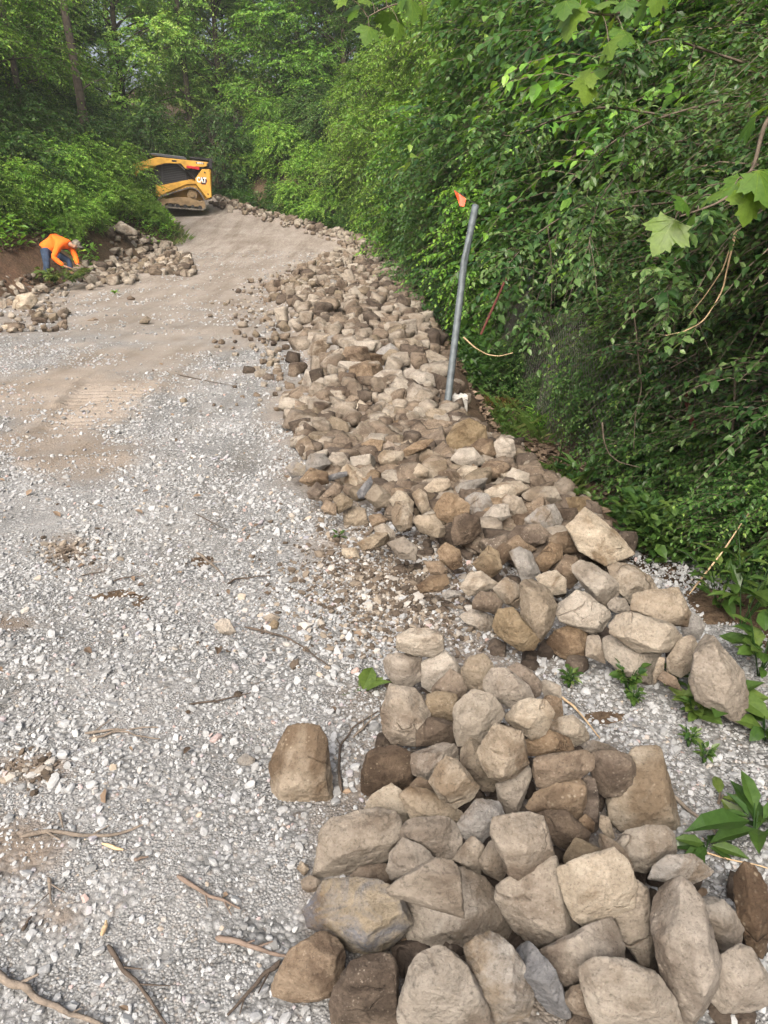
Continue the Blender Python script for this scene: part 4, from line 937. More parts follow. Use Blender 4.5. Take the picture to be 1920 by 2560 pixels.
LF_MID = leaf_material('mid_green_leaf', [(0, (0.066, 0.191, 0.030)), (.5, (0.166, 0.343, 0.049)), (.85, (0.294, 0.507, 0.074)), (1, (0.380, 0.540, 0.106))])
LF_LIME = leaf_material('light_green_leaf', [(0, (0.070, 0.183, 0.027)), (.5, (0.163, 0.307, 0.043)), (.85, (0.253, 0.416, 0.068)), (1, (0.359, 0.512, 0.103))])
LF_FAR = leaf_material('woodland_leaf', [(0, (0.116, 0.296, 0.068)), (.5, (0.267, 0.490, 0.098)), (.85, (0.400, 0.560, 0.140)), (1, (0.400, 0.560, 0.188))])
LF_SYC = leaf_material('sycamore_leaf', [(0, (0.038, 0.105, 0.017)), (.5, (0.089, 0.175, 0.028)), (1, (0.161, 0.253, 0.039))], .5)
LF_WEED = leaf_material('weed_leaf', [(0, (0.020, 0.055, 0.012)), (.5, (0.048, 0.096, 0.020)), (1, (0.103, 0.151, 0.034))], .3)
GRASS = leaf_material('grass_blade', [(0, (0.042, 0.084, 0.019)), (.5, (0.084, 0.147, 0.032)), (1, (0.210, 0.231, 0.084))], .3)
DEAD = leaf_material('dead_leaf', [(0, (.06, .042, .028)), (.5, (.13, .092, .062)), (1, (.27, .205, .145))], .1, .8)
WOOD = plain('twig_bark', (.105, .085, .065), .9, 0, .3, 20, .2, .4)
TRUNK = plain('tree_trunk_bark', (.085, .072, .058), .95, 0, .35, 9, .15, .8)

HI_V = np.array([(0, 0, 0), (.33, -.5, .07), (.33, 0, 0), (.33, .5, .07), (.7, -.37, .02), (.7, 0, -.05), (.7, .37, .02), (1, 0, -.14)])
HI_F = np.array([(0, 1, 2), (0, 2, 3), (1, 4, 5), (1, 5, 2), (2, 5, 6), (2, 6, 3), (4, 7, 5), (5, 7, 6)])
LO_V = np.array([(0, 0, 0), (.45, -.5, .10), (1, 0, -.10), (.45, .5, .10)]); LO_F = np.array([(0, 1, 2), (0, 2, 3)])
def leaf_piece(P, Dr, Nn, L, W, tint, hi, mi=0):
    T, F = (HI_V, HI_F) if hi else (LO_V, LO_F)
    Dr = unit(Dr); S = unit(np.cross(Nn, Dr)); Nn = np.cross(Dr, S)
    L = np.broadcast_to(L, (len(P),)); W = np.broadcast_to(W, (len(P),))
    V = P[:, None] + Dr[:, None] * (T[:, 0][None, :, None] * L[:, None, None]) + S[:, None] * (T[:, 1][None, :, None] * W[:, None, None]) + Nn[:, None] * (T[:, 2][None, :, None] * L[:, None, None])
    k = len(T); f = F[None] + (np.arange(len(P)) * k)[:, None, None]
    return (V.reshape(-1, 3), f.reshape(-1, 3), mi, np.repeat(tint, k))
UPV = np.array([0, 0, 1.0])
def sprays(rng, S, D, Ln, n, L, W, hi, droop=.35, base_tint=.4, tip=.3, twig_r=.0035, twig_mi=1, twigs=True, spread=.85):
    """leafy twigs: starts S, directions D, lengths Ln, n leaves on each"""
    D = unit(D); m = len(S); t = (np.arange(n) + .6) / n
    C = lambda tt: S[:, None] + D[:, None] * (Ln[:, None] * tt[None])[..., None] - UPV * (droop * Ln[:, None] * tt[None] ** 2)[..., None]
    P = C(t); tan = D[:, None] - UPV * (2 * droop * t)[None, :, None]; tan = unit(tan)
    side = np.cross(tan, UPV); ln = np.linalg.norm(side, axis=-1, keepdims=True)
    side = np.where(ln < .2, rng.normal(size=side.shape), side); side = unit(side)
    sg = np.where(np.arange(n) % 2 == 0, 1.0, -1.0)[None, :, None]
    jit = rng.normal(0, .28, P.shape)
    dr = tan * (1.0 - .35 * spread) + side * sg * spread + jit - UPV * .22
    nn = UPV + rng.normal(0, .33, P.shape) + .25 * D[:, None]
    l = L * np.exp(rng.normal(0, .22, (m, n))) * (1 - .35 * t[None] ** 3)
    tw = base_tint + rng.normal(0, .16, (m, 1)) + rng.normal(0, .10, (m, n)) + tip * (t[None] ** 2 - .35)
    out = [leaf_piece(P.reshape(-1, 3), dr.reshape(-1, 3), nn.reshape(-1, 3), l.ravel(), l.ravel() * (W / L), np.clip(tw, 0, 1).ravel(), hi)]
    if twigs:
        tt = np.array([0, .35, .7, 1.0]); Q = C(tt); a = np.cross(tan[:, :1], rng.normal(size=(m, 1, 3))); a = unit(a); b = np.cross(tan[:, :1], a)
        an = np.arange(3) / 3 * 2 * np.pi; rr = twig_r * np.array([1, .8, .6, .25])
        V = Q[:, :, None] + rr[None, :, None, None] * (np.cos(an)[None, None, :, None] * a[:, :, None] + np.sin(an)[None, None, :, None] * b[:, :, None])
        i = np.arange(3)[:, None] * 3; j = np.arange(3)[None]; k = (j + 1) % 3
        f = np.stack([i + j, i + k, i + 3 + k, i + 3 + j], -1).reshape(-1, 4)
        out.append((V.reshape(-1, 3), (f[None] + (np.arange(m) * 12)[:, None, None]).reshape(-1, 4), twig_mi, np.full(m * 12, .3)))
    return out
def curve(a, b, bend, n=7):
    t = np.linspace(0, 1, n)[:, None]; a, b, bend = map(np.asarray, (a, b, bend))
    return a * (1 - t) + b * t + bend * (4 * t * (1 - t))

def make_plant(kind, H, R, z0, nclump, crad, per, nleaf, L, W, mat, seed, hi, tree=True, trunk_r=.12, twig=.5, droop=.35, base=.4, tip=.3, prof=None, flat=1.0, lean=(0, 0)):
    """returns (wood mesh, leaf mesh)"""
    rng = np.random.default_rng(seed); wood = []; S, D, Ln = [], [], []
    top = np.array([lean[0], lean[1], H])
    tp = curve((0, 0, -.4), top * (.97 if tree else .55), rng.normal(0, .12, 3) * (1 if tree else .4) * H / 8, 10)
    if tree: wood += tube_pieces(tp, trunk_r * np.linspace(1.25, .18, 10) , 9)
    for k in range(nclump):
        f = (k + rng.random()) / nclump
        z = z0 + (H - z0) * f
        pr = prof(f) if prof else (math.sin(math.pi * min(.98, .18 + .75 * f)) ** .8)
        az = k * 2.39996 + rng.normal(0, .5); rad = R * pr * math.sqrt(rng.uniform(.15, 1))
        ax = np.array([np.interp(z, tp[:, 2], tp[:, 0]), np.interp(z, tp[:, 2], tp[:, 1]), 0]) if tree else top * np.array([f, f, 0]) * .6
        c = ax + np.array([math.cos(az) * rad, math.sin(az) * rad, z])
        if tree:
            zb = max(z0 * .6, z - .35 * rad - .25); sp = np.array([np.interp(zb, tp[:, 2], tp[:, 0]), np.interp(zb, tp[:, 2], tp[:, 1]), zb])
            wood += tube_pieces(curve(sp, c, (0, 0, .1 * rad), 6), trunk_r * .32 * np.linspace(1, .25, 6), 5)
        else:
            sp = np.array([rng.normal(0, .12 * R), rng.normal(0, .12 * R), -.15])
            wood += tube_pieces(curve(sp, c, np.array([0, 0, .22 * H]) - .15 * (c - sp) * np.array([1, 1, 0]), 8), trunk_r * np.linspace(1, .25, 8), 5)
        cr = crad * rng.uniform(.7, 1.3); m = max(3, int(per * rng.uniform(.75, 1.25) * (cr / crad) ** 2))
        q = unit(rng.normal(size=(m, 3))) * (rng.random((m, 1)) ** .4) * cr * np.array([1, 1, .72 * flat])
        S.append(c + q)
        outw = unit(np.array([c[0] - ax[0], c[1] - ax[1], .001])) 
        D.append(.7 * unit(q) + .75 * outw + np.array([0, 0, .18]) + rng.normal(0, .35, (m, 3)) * np.array([1, 1, .7]))
        Ln.append(twig * rng.uniform(.55, 1.25, m))
    S, D, Ln = np.concatenate(S), np.concatenate(D), np.concatenate(Ln)
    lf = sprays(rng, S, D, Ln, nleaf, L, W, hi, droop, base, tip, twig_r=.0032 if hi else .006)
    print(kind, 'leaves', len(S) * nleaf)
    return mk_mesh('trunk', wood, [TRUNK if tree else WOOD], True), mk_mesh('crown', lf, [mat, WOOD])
def plant_root(name, wood, leaf, tree):
    o = empty(name)
    link('trunk' if tree else 'woody_stem', wood, o); link('crown' if tree else 'foliage', leaf, o)
    return o
class Stock:
    """one plant of a kind built in full; later ones are copies of it and of its parts"""
    def __init__(s, name, variants, tree): s.name, s.v, s.tree, s.first = name, variants, tree, {}
    def put(s, k, x, y, label, cat, group=None, sc=1.0, rz=0.0, z=None, tilt=(0, 0), szz=1.0):
        k = k % len(s.v)
        if k not in s.first: o = s.first[k] = plant_root(s.name, *s.v[k], s.tree)
        else: o = copy_tree(s.first[k])
        if o.get('group'): del o['group']
        o.location = (x, y, (float(hz(x, y)) if z is None else z) - .03); o.scale = (sc, sc, sc * szz); o.rotation_euler = (tilt[0], tilt[1], rz)
        tag(o, label, cat, group); return o

def build_plants():
    rng = np.random.default_rng(77)
    privet = Stock('privet_shrub', [make_plant('privet', 2.9, 1.2, .5, 30, .36, 72, 15, .043, .024, LF_PRIVET, 200 + i, True, False, .018, .42, .45, .40, .5, flat=.75) for i in range(3)], False)
    leafy = Stock('leafy_shrub', [make_plant('leafy', 3.6, 1.45, .3, 34, .5, 42, 11, .088, .05, m, 300 + i, True, False, .026, .55, .5, b, .35) for i, (m, b) in enumerate(((LF_DARK, .45), (LF_MID, .35), (LF_DARK, .35)))], False)
    lime = Stock('young_tree', [make_plant('lime', 6.5, 1.9, .7, 42, .6, 50, 10, .115, .062, LF_LIME, 400 + i, False, True, .06, .65, .45, .42, .35, flat=.6) for i in range(2)], True)
    wood = Stock('woodland_tree', [make_plant('woodland', 13, 3.0, 1.6, 54, .95, 58, 11, .15, .085, m, 500 + i, False, True, .15, .95, .34, b, .3, flat=.5) for i, (m, b) in enumerate(((LF_FAR, .4), (LF_FAR, .5), (LF_MID, .3), (LF_DARK, .55)))], True)
    beech = Stock('spreading_tree', [make_plant('beech', 9.5, 4.0, 2.6, 64, 1.0, 46, 12, .115, .065, m, 600 + i, False, True, .16, 1.0, .42, .42, .4, prof=lambda f: 1.05 - .6 * f, flat=.45) for i, m in enumerate((LF_MID, LF_DARK))], True)
    bush = Stock('low_bush', [make_plant('bush', 1.5, 1.05, .12, 24, .36, 46, 10, .07, .042, m, 700 + i, True, False, .012, .42, .45, b, .4) for i, (m, b) in enumerate(((LF_MID, .5), (LF_LIME, .4), (LF_DARK, .5)))], False)
    # --- right side, near: the privet hedge behind the wire fence
    near = [(2.75, 2.5, 1.0, 'privet shrub nearest to the viewer at the right edge of the hedge'),
            (2.75, 3.6, 1.0, 'second privet shrub of the hedge, beside the biggest boulder'),
            (2.75, 4.7, 1.05, 'privet shrub with pale tips over the large flat crowning slab'),
            (3.2, 5.8, 1.05, 'privet shrub leaning towards the round ochre boulder'),
            (3.5, 3.6, 1.25, 'tall privet shrub at the back behind the second one'),
            (3.6, 5.2, 1.3, 'tall privet shrub at the back behind the pale tipped one'),
            (4.4, 4.6, 1.5, 'tallest privet shrub at the back right of the hedge')]
    for k, (x, y, s, w) in enumerate(near): privet.put(k, x, y, w, 'shrub', 'privet shrubs of the right hedge', s, k * 1.7, None, (0, -.10 if x < 3 else 0))
    mid = [(4.0, 8.8, 1.0, 0, 'dark leafy shrub right of the wire fence gap'), (3.0, 10.8, .85, 0, 'dark leafy shrub hanging over the ditch behind the leaning post'),
           (2.15, 12.0, .9, 1, 'brighter leafy shrub just left of the post\'s top'), (1.9, 13.6, .95, 2, 'dark leafy shrub beyond the brighter one at the ditch'),
           (1.7, 15.8, 1.0, 0, 'dark leafy shrub over the middle of the stone bank'), (1.55, 18.2, 1.05, 2, 'dark leafy shrub where the stone bank begins to bend'),
           (1.45, 20.8, 1.1, 1, 'leafy shrub at the bend of the stone bank'), (3.3, 9.3, 1.35, 2, 'tall dark leafy shrub behind the wire fence'),
           (3.2, 12.2, 1.6, 0, 'tall dark shrub with pointed leaves above the orange flag'), (3.4, 15.5, 1.7, 2, 'tall dark shrub behind the stone bank\'s middle'),
           (4.2, 7.2, 1.5, 1, 'tall green shrub behind the privets'), (5.2, 10.5, 1.9, 0, 'very tall dark shrub at the hedge\'s back')]
    for k, (x, y, s, v, w) in enumerate(mid): leafy.put(v, x, y, w, 'shrub', 'leafy shrubs beyond the wire fence', s, k * 2.1, None, (0, -.08))
    yt = [(1.5, 23.5, .95, 0, 'light green young tree at the bend of the road'), (.4, 26.8, .9, 1, 'light green young tree right behind the bend'), (2.8, 20.5, 1.15, 1, 'light green young tree behind the leafy shrubs'),
          (-.6, 29.8, .8, 0, 'light green young tree along the far stone row'), (3.4, 25.5, 1.3, 0, 'tall light green young tree behind the bend')]
    for k, (x, y, s, v, w) in enumerate(yt): lime.put(v, x, y, w, 'tree', 'young trees at the bend', s, k * 1.3)
    low = [(-2.0, 30.4, .85, 0, 'low green bush just beyond the far stone row'), (-.6, 28.8, .75, 2, 'dark little bush just beyond the far stone row'), (-3.5, 32.1, .8, 0, 'low green bush beyond the stone row\'s far end'), (.5, 27.0, .65, 0, 'little green bush outside the bend of the stone row'), (-1.4, 31.2, 1.0, 2, 'dark low bush beside the far stone row'), (-2.9, 33.6, 1.0, 0, 'low green bush beside the far stone row'), (-.2, 28.4, .9, 1, 'small yellow green bush near the bend')]
    low += [(-.2, 33.4, 1.2, 0, 'green bush on the slope beyond the bend'), (1.2, 31.0, 1.3, 2, 'dark bush on the slope beyond the bend'), (-4.4, 36.2, 1.2, 0, 'green bush past the end of the far stone row'), (-1.9, 35.2, 1.3, 2, 'dark bush past the end of the far stone row'), (-6.6, 38.4, 1.3, 0, 'green bush right behind the loader\'s rear')]
    for k, (x, y, s, v, w) in enumerate(low): bush.put(v, x, y, w, 'bush', 'low bushes beyond the stone row', s, k)
    feet = [(2.15, 3.7, .55, 2), (2.25, 4.6, .6, 2), (2.3, 5.5, .6, 2), (2.2, 6.6, .5, 2), (2.0, 9.3, .5, 2), (2.45, 7.4, .6, 2), (1.75, 3.0, .35, 2), (1.95, 8.3, .3, 2), (1.9, 10.6, .4, 2), (1.9, 2.35, .4, 2)]
    fw = ['dark leafy plant before the wire fence beside the biggest boulder', 'dark leafy plant below the pale tipped privet', 'dark plant in the hedge\'s shade behind the crowning slab', 'dark plant at the wire fence\'s foot in the shade', 'dark plant at the ditch\'s far side behind the puddle', 'dark plant deep in the gap under the privets', 'dark plant right behind the biggest boulder', 'small dark plant by the muddy puddle', 'dark plant between the ditch and the tall shrubs', 'dark plant at the right edge near the large leaved weeds']
    for k, (x, y, s, v) in enumerate(feet): bush.put(v, x, y, fw[k], 'plant', 'leafy plants at the hedge\'s foot', s, k * 1.9)
    # --- left side
    lb = [(-8.45, 25.4, .98, 1, 'bright green bush hiding the loader\'s front'), (-9.1, 24.2, 1.05, 0, 'green bush left of the bright one in front of the loader'), (-7.4, 25.3, .4, 1, 'small bright bush reaching the road below the loader'),
          (-9.0, 22.4, 1.0, 0, 'green bush above the left stone pile'), (-9.8, 20.9, 1.1, 2, 'dark bush between the worker and the stone pile'), (-9.1, 19.6, .8, 0, 'low green bush right behind the worker'),
          (-9.6, 18.2, .9, 1, 'yellow green bush up the bank behind the worker'), (-10.6, 19.8, 1.3, 2, 'dark bush high on the left bank'), (-10.3, 22.6, 1.4, 2, 'dark bush at the wood\'s edge behind the stone pile'), (-11.4, 17.2, 1.2, 1, 'yellow green bush at the photo\'s left edge'),
          (-10.2, 16.6, .6, 0, 'small green plant high on the bare soil bank'), (-11.5, 24.5, 1.5, 2, 'dark bush deep under the left trees'), (-9.6, 25.6, 1.3, 2, 'dark bush left behind the bright one'), (-8.35, 22.6, .7, 0, 'green bush leaning on the left stone pile\'s back'), (-8.3, 20.7, .62, 0, 'small green bush between the worker and the left stone pile'), (-8.9, 18.6, .55, 1, 'small yellow green bush at the worker\'s back'), (-9.4, 17.0, .5, 0, 'low green plant on the soil bank left of the worker'), (-7.95, 21.5, .45, 0, 'little green bush on the soil above the stone pile'), (-8.0, 19.9, .38, 1, 'little yellow green bush right of the worker\'s head'), (-7.9, 24.0, .6, 1, 'small bright bush at the right end of the left stone pile')]
    for k, (x, y, s, v, w) in enumerate(lb): bush.put(v, x, y, w, 'bush', 'bushes on the left bank', s, k * 1.1)
    bt = [(-12.6, 23.0, .95, 0, 'spreading tree with layered boughs reaching over the left bank'), (-13.6, 19.5, .95, 0, 'spreading tree at the photo\'s left edge'), (-15.2, 31.5, 1.05, 0, 'spreading tree behind the loader\'s bucket'), (-17.5, 29, 1.1, 0, 'spreading tree deep in the left wood')]
    for k, (x, y, s, v, w) in enumerate(bt): beech.put(v, x, y, w, 'tree', 'spreading trees on the left', s, k * 2.2)
    # --- the wood beyond the loader and behind the hedge
    k = 0
    far = [(-5.2, 41), (-1.8, 39.5), (1.8, 36), (-8.5, 43), (-12.6, 40), (-16.5, 36), (4.6, 31), (-19, 42), (6.5, 25.5), (8, 19), (-3.5, 47), (2.5, 45), (7.5, 38), (-10.3, 50), (-16, 50), (-22, 33), (-6.2, 55), (0, 57), (7, 52), (12, 44), (11, 32), (-24, 46), (-13, 60), (-20, 60), (6.8, 13.5), (10.5, 24), (-28, 38), (-29, 54), (14, 56), (-2, 66), (-9, 70), (-17, 72), (6, 68), (3.6, 28.4), (-27, 66), (-5.5, 62), (-14, 66), (-24, 58), (-33, 46), (-12, 45), (-18.5, 48), (3, 62), (-7.5, 47), (10, 62), (-31, 70), (-20, 78), (-8, 80), (4, 80)]
    for x, y in far:
        if abs(x + .287 * (y * .93 + .5)) < (2.4 if y > 45 else 1.7) or y > 58: continue
        s = rng.uniform(.82, 1.18) * (1.0 if y < 50 else 1.25)
        zone = 'behind the loader' if x < -1 and y < 48 else 'deep in the wood' if y >= 48 else 'behind the right hedge'
        wood.put(int(rng.integers(0, 4)), x + rng.normal(0, .4), y, f'tall broadleaf tree standing {zone}', 'tree', f'tall broadleaf trees {zone}', s, rng.uniform(0, 6.28)); k += 1
    for x, y, sl in ((-9.9, 34.5, 0), (-7.6, 37.5, 2), (-5.2, 37.8, 1), (-3.2, 36.6, 0), (-1.0, 35.2, 2), (1.2, 32.5, 0), (-12.5, 35, 2), (-4.2, 40.5, 0), (-14.5, 33, 0), (2.6, 30.5, 2)):
        leafy.put(sl, x, y, 'dark undergrowth shrub at the foot of the wood beyond the loader', 'shrub', 'undergrowth shrubs at the wood\'s foot', rng.uniform(.75, 1.1), rng.uniform(0, 6.28))
    # slender bare trunks in the left shade
    for x, y, h, r, w in ((-13.1, 24.2, 7, .13, 'dark straight trunk in the shade of the left trees, nearest to the photo\'s edge'), (-11.9, 27.5, 8, .12, 'dark straight trunk in the left wood, midway to the loader'), (-10.3, 28.6, 8, .17, 'thick dark trunk left of the loader\'s bucket'),
                          (-9.3, 40.5, 11, .16, 'tall dark trunk rising behind the loader by the sky gap'), (-3.8, 43.5, 11, .12, 'slender trunk in the wood right of the loader')):
        rg = np.random.default_rng(int(abs(x * 100)))
        o = empty('bare_tree', (x, y, float(hz(x, y)) - .1)); P = curve((0, 0, 0), (rg.normal(0, .25), rg.normal(0, .25), h), rg.normal(0, .12, 3), 9)
        link('trunk', mk_mesh('trunk', tube_pieces(P, r * np.linspace(1.1, .5, 9), 8), [TRUNK], True), o)
        br = []
        for j in range(7):
            z = h * rg.uniform(.35, .95); a = rg.uniform(0, 6.28); b = np.array([math.cos(a), math.sin(a), .5]) * rg.uniform(.6, 1.4)
            p0 = np.array([np.interp(z, P[:, 2], P[:, 0]), np.interp(z, P[:, 2], P[:, 1]), z]); br += tube_pieces(curve(p0, p0 + b, (0, 0, .1), 5), r * .25 * np.linspace(1, .3, 5), 5)
        link('limb', mk_mesh('limb', br, [TRUNK], True), o); tag(o, w, 'tree', 'bare trunks in the wood')

# ------------------------------------------------------------------ ground cover and litter
def ground_leaves(name, X, Y, h, L, W, mat, seed, label, cat, up=.5, hi=True, base=.4, zfun=hz):
    rng = np.random.default_rng(seed); n = len(X); a = rng.uniform(0, 6.28, n)
    z = zfun(X, Y) + h * rng.random(n) ** 1.4
    Dr = np.stack([np.cos(a), np.sin(a), rng.normal(up, .35, n)], -1); Nn = np.stack([-np.cos(a) * up, -np.sin(a) * up, np.ones(n)], -1) + rng.normal(0, .3, (n, 3))
    l = L * np.exp(rng.normal(0, .3, n))
    me = mk_mesh(name, [leaf_piece(np.stack([X, Y, z], -1), Dr, Nn, l, l * W / L, np.clip(base + rng.normal(0, .22, n), 0, 1), hi)], [mat])
    return tag(link(name, me), label, cat, kind='stuff')
def build_cover():
    rng = np.random.default_rng(8)
    def band(n, y0, y1, a0, a1, thr=-.1, fr=1.1, pw=1.0):
        y = y0 + (y1 - y0) * rng.random(n) ** pw; x = xr(y) + a0 + (a1 - a0) * rng.random(n)
        k = fbm(np.stack([x * fr, y * fr, 0 * x], -1), 3, 19) > thr; return x[k], y[k]
    x, y = band(34000, 2.4, 11, .45, 2.6, -.18, 1.3); k = (rng.random(len(x)) < np.where((y > 5.0) & (y < 11) & (x < 1.9), .12, 1)); x, y = x[k], y[k]
    xa, ya = band(9000, 2.6, 5.2, .10, .75, -.12, 1.8); x, y = np.r_[x, xa], np.r_[y, ya]
    ground_leaves('ground_cover', x, y, .24, .05, .028, LF_WEED, 1, 'low green ground cover on the ditch bank under the hedge', 'ground cover')
    x, y = band(44000, 9, 38, .5, 2.4, -.5)
    ground_leaves('bank_cover', x, y, .6, .10, .055, LF_DARK, 2, 'dark green ground cover at the foot of the far shrubs', 'ground cover', hi=False)
    x, y = band(3600, 4.6, 9.5, .6, 2.4, .1, .9)
    ground_leaves('bank_grass', x, y, .04, .20, .007, GRASS, 3, 'thin green grass on the ditch bank', 'grass', up=1.1)
    x, y = band(15000, 2.0, 12, .35, 2.6, -.35, .7)
    ground_leaves('leaf_litter', x, y, .02, .065, .04, DEAD, 4, 'brown dead leaves on the ditch bank', 'leaf litter', up=.02)
    n = 34000; yy = rng.uniform(14, 34, n); xx = xl(yy) - .1 - 5.5 * rng.random(n); k = (fbm(np.stack([xx * .8, yy * .8, 0 * xx], -1), 3, 9) > -.12 - .12 * (yy > 19)) & ((yy > 18.2) & (xx < xl(yy) - .3) | (xx < xl(yy) - .9)) & ~((yy > 20.3) & (yy < 23.8) & (xx > xl(yy) - .9))
    ground_leaves('slope_cover', xx[k], yy[k], .5, .12, .065, LF_MID, 5, 'green undergrowth on the left bank', 'ground cover', hi=False)
    n = 9000; yy = rng.uniform(11.5, 20, n); xx = xl(yy) - .9 - 3.5 * rng.random(n)
    ground_leaves('slope_litter', xx, yy, .04, .09, .045, DEAD, 6, 'dry leaves and roots on the bare left bank', 'leaf litter', up=.15, hi=False)
    n = 3200; yy = 13 + 20 * rng.random(n); xx = xl(yy) - rng.random(n) * 1.1 + .1; k = (yy > 25)
    ground_leaves('verge_grass', xx[k], yy[k], 0.05, .20, .010, GRASS, 7, 'light green grass at the left road edge', 'grass', up=1.2, hi=False, base=.6)
    n = 300; yy = rng.uniform(1, 9, n); xx = rng.uniform(-2.5, .9, n)
    ground_leaves('fallen_leaves', xx, yy, .012, .035, .018, DEAD, 12, 'small dead leaf scraps lying on the gravel', 'leaf litter', up=.0, base=.4, zfun=lambda a, b: road_z(a, b) + .008)

LOBE = np.array([(0, 0), (.03, .16), (-.07, .46), (.10, .42), (.13, .52), (.24, .56), (.38, .70), (.42, .56), (.50, .54), (.47, .34), (.60, .30), (.74, .36), (.74, .22), (.84, .18), (1.0, 0)])
def lobed(P, Dr, Nn, L, tint):
    Dr = unit(np.asarray(Dr, float)); S = unit(np.cross(Nn, Dr)); Nn = np.cross(Dr, S); V = []; F = []
    mid = np.array([(0, 0), (.2, 0), (.4, 0), (.6, 0), (.8, 0), (1, 0)])
    def pt(q): 
        x, y = q; return np.asarray(P) + L * (Dr * x + S * y + Nn * (-.22 * x * x - .35 * abs(y) ** 1.6 + .06 * abs(y)))
    for sg in (1, -1):
        o = LOBE * np.array([1, sg]); b = len(V); V += [pt(q) for q in o] + [pt((.34, 0))]; c = b + len(o)
        for i in range(len(o) - 1): F.append((b + i, b + i + 1, c) if sg < 0 else (b + i + 1, b + i, c))
    T = [tint] * len(V)
    for tx, ty in ((1, 0), (.74, .34), (.74, -.34), (.37, .67), (.37, -.67), (.0, .42), (.0, -.42)):
        for up in (.006, -.006):
            b = len(V); w = np.array([-ty, tx]) / math.hypot(tx, ty) * .011
            for q in np.linspace(0, .96, 5):
                for e in (1, -1): V.append(pt((tx * q + w[0] * e * (1 - q), ty * q + w[1] * e * (1 - q))) + Nn * L * up); T.append(min(1, tint + .45))
            for i in range(4): F += [(b + 2 * i, b + 2 * i + 1, b + 2 * i + 3), (b + 2 * i, b + 2 * i + 3, b + 2 * i + 2)]
    return (np.array(V), np.array(F), 0, np.array(T))
def build_sycamore():
    rng = np.random.default_rng(3)
    R_ = lambda a, b: (900 + a / 1.626, b / 1.626)
    sets = [('sycamore bough with light green lobed leaves hanging in at the top middle', 4.4, [(700, -160), (420, -60), (230, -5), (100, 30), (30, 70)],
             [(40, 60, 75), (150, 10, 80), (30, 140, 70), (120, 95, 85), (215, 40, 80), (245, 75, 75), (160, 125, 60), (70, 0, 80), (300, -10, 80), (-40, 40, 70), (-80, -10, 70), (10, -20, 80), (360, -40, 80)]),
            ('sycamore bough with large lobed leaves at the top right', 3.5, [(1300, -120), (1150, -10), (1050, 60), (960, 60), (840, 20)],
             [(845, 95, 110), (955, 95, 105), (1015, 145, 95), (1010, 200, 85), (1070, 150, 80), (1150, 55, 95), (830, 35, 80), (1085, 30, 70), (910, 5, 90), (990, 10, 80), (1210, 0, 100)]),
            ('low sycamore twig with one small lobed leaf among the privet', 3.7, [(1120, 270), (1040, 290), (940, 330), (860, 400)], [(925, 375, 90), (905, 320, 80), (965, 285, 70)]),
            ('sycamore branch with the largest lobed leaves at the right edge', 2.45, [(1720, 420), (1640, 500), (1600, 700), (1480, 820), (1300, 880)],
             [(1560, 520, 110), (1640, 430, 105), (1590, 840, 125), (1500, 760, 90), (1235, 960, 130), (1325, 905, 95), (1440, 790, 80), (1310, 830, 70), (1650, 760, 130)])]
    for words, D, br, lv in sets:
        P = np.array([at(*R_(a, b), D) for a, b in br]); t = np.linspace(0, 1, len(P)); tt = np.linspace(0, 1, 20)
        Q = np.stack([np.interp(tt, t, P[:, i]) for i in range(3)], -1)
        for _ in range(3): Q[1:-1] = (Q[:-2] + 2 * Q[1:-1] + Q[2:]) / 4
        o = empty('sycamore_bough', Q[0]); wood = tube_pieces(Q - Q[0], np.linspace(.009, .003, 20), 6); leaves = []
        for a, b, s in lv:
            c = at(*R_(a, b), D + rng.normal(0, .10)); L = s / 1.626 * D / F_PX * 1.2
            j = np.argmin(((Q - c) ** 2).sum(1)); d = c - Q[j]; d = unit(d + np.array([-.03, 0, -.05]) + rng.normal(0, .02, 3))
            nn = np.array([rng.normal(-.1, .5), -.6 + rng.normal(0, .35), .85]); base = c - d * L * .5
            wood += tube_pieces(curve(Q[j] - Q[0], base - Q[0], (0, 0, .02), 5), .0022, 4)
            leaves.append(lobed(base - Q[0], d, unit(nn), L, float(np.clip(rng.normal(.5, .25), 0, 1))))
        link('twig', mk_mesh('twig', wood, [WOOD], True), o); link('foliage', mk_mesh('foliage', leaves, [LF_SYC], True), o)
        tag(o, words, 'branch', 'sycamore boughs')
    # arching privet shoots that lean out of the hedge over the bank
    sets = [('long arching privet shoot crossing the hedge from right to left', 3.3, [(1900, 300), (1630, 365), (1380, 430), (1180, 490), (1000, 590), (870, 730)]),
            ('privet shoot with pale leaves arching above the long one', 3.4, [(1800, 330), (1480, 230), (1250, 150), (1120, 200), (1060, 290)]),
            ('leafy privet shoot reaching out right of the post\'s top', 3.9, [(1600, 900), (1200, 760), (900, 830), (700, 960), (590, 1090)]),
            ('privet shoot hanging low above the wire fence', 4.2, [(1300, 820), (1000, 850), (840, 990), (740, 1160), (680, 1330)]),
            ('drooping privet shoot in the hedge\'s middle', 3.4, [(1500, 640), (1300, 560), (1080, 660), (960, 830), (930, 1000)]),
            ('privet shoot hanging at the right near the big lobed leaf', 2.9, [(1900, 900), (1640, 880), (1420, 930), (1300, 1080), (1230, 1200)]),
            ('bushy privet shoot at the hedge\'s upper left', 4.0, [(1300, 480), (1000, 430), (820, 470), (620, 560), (480, 530)]),
            ('privet shoot with round leaves at the far right', 2.7, [(1900, 500), (1600, 600), (1450, 750), (1420, 900)])]
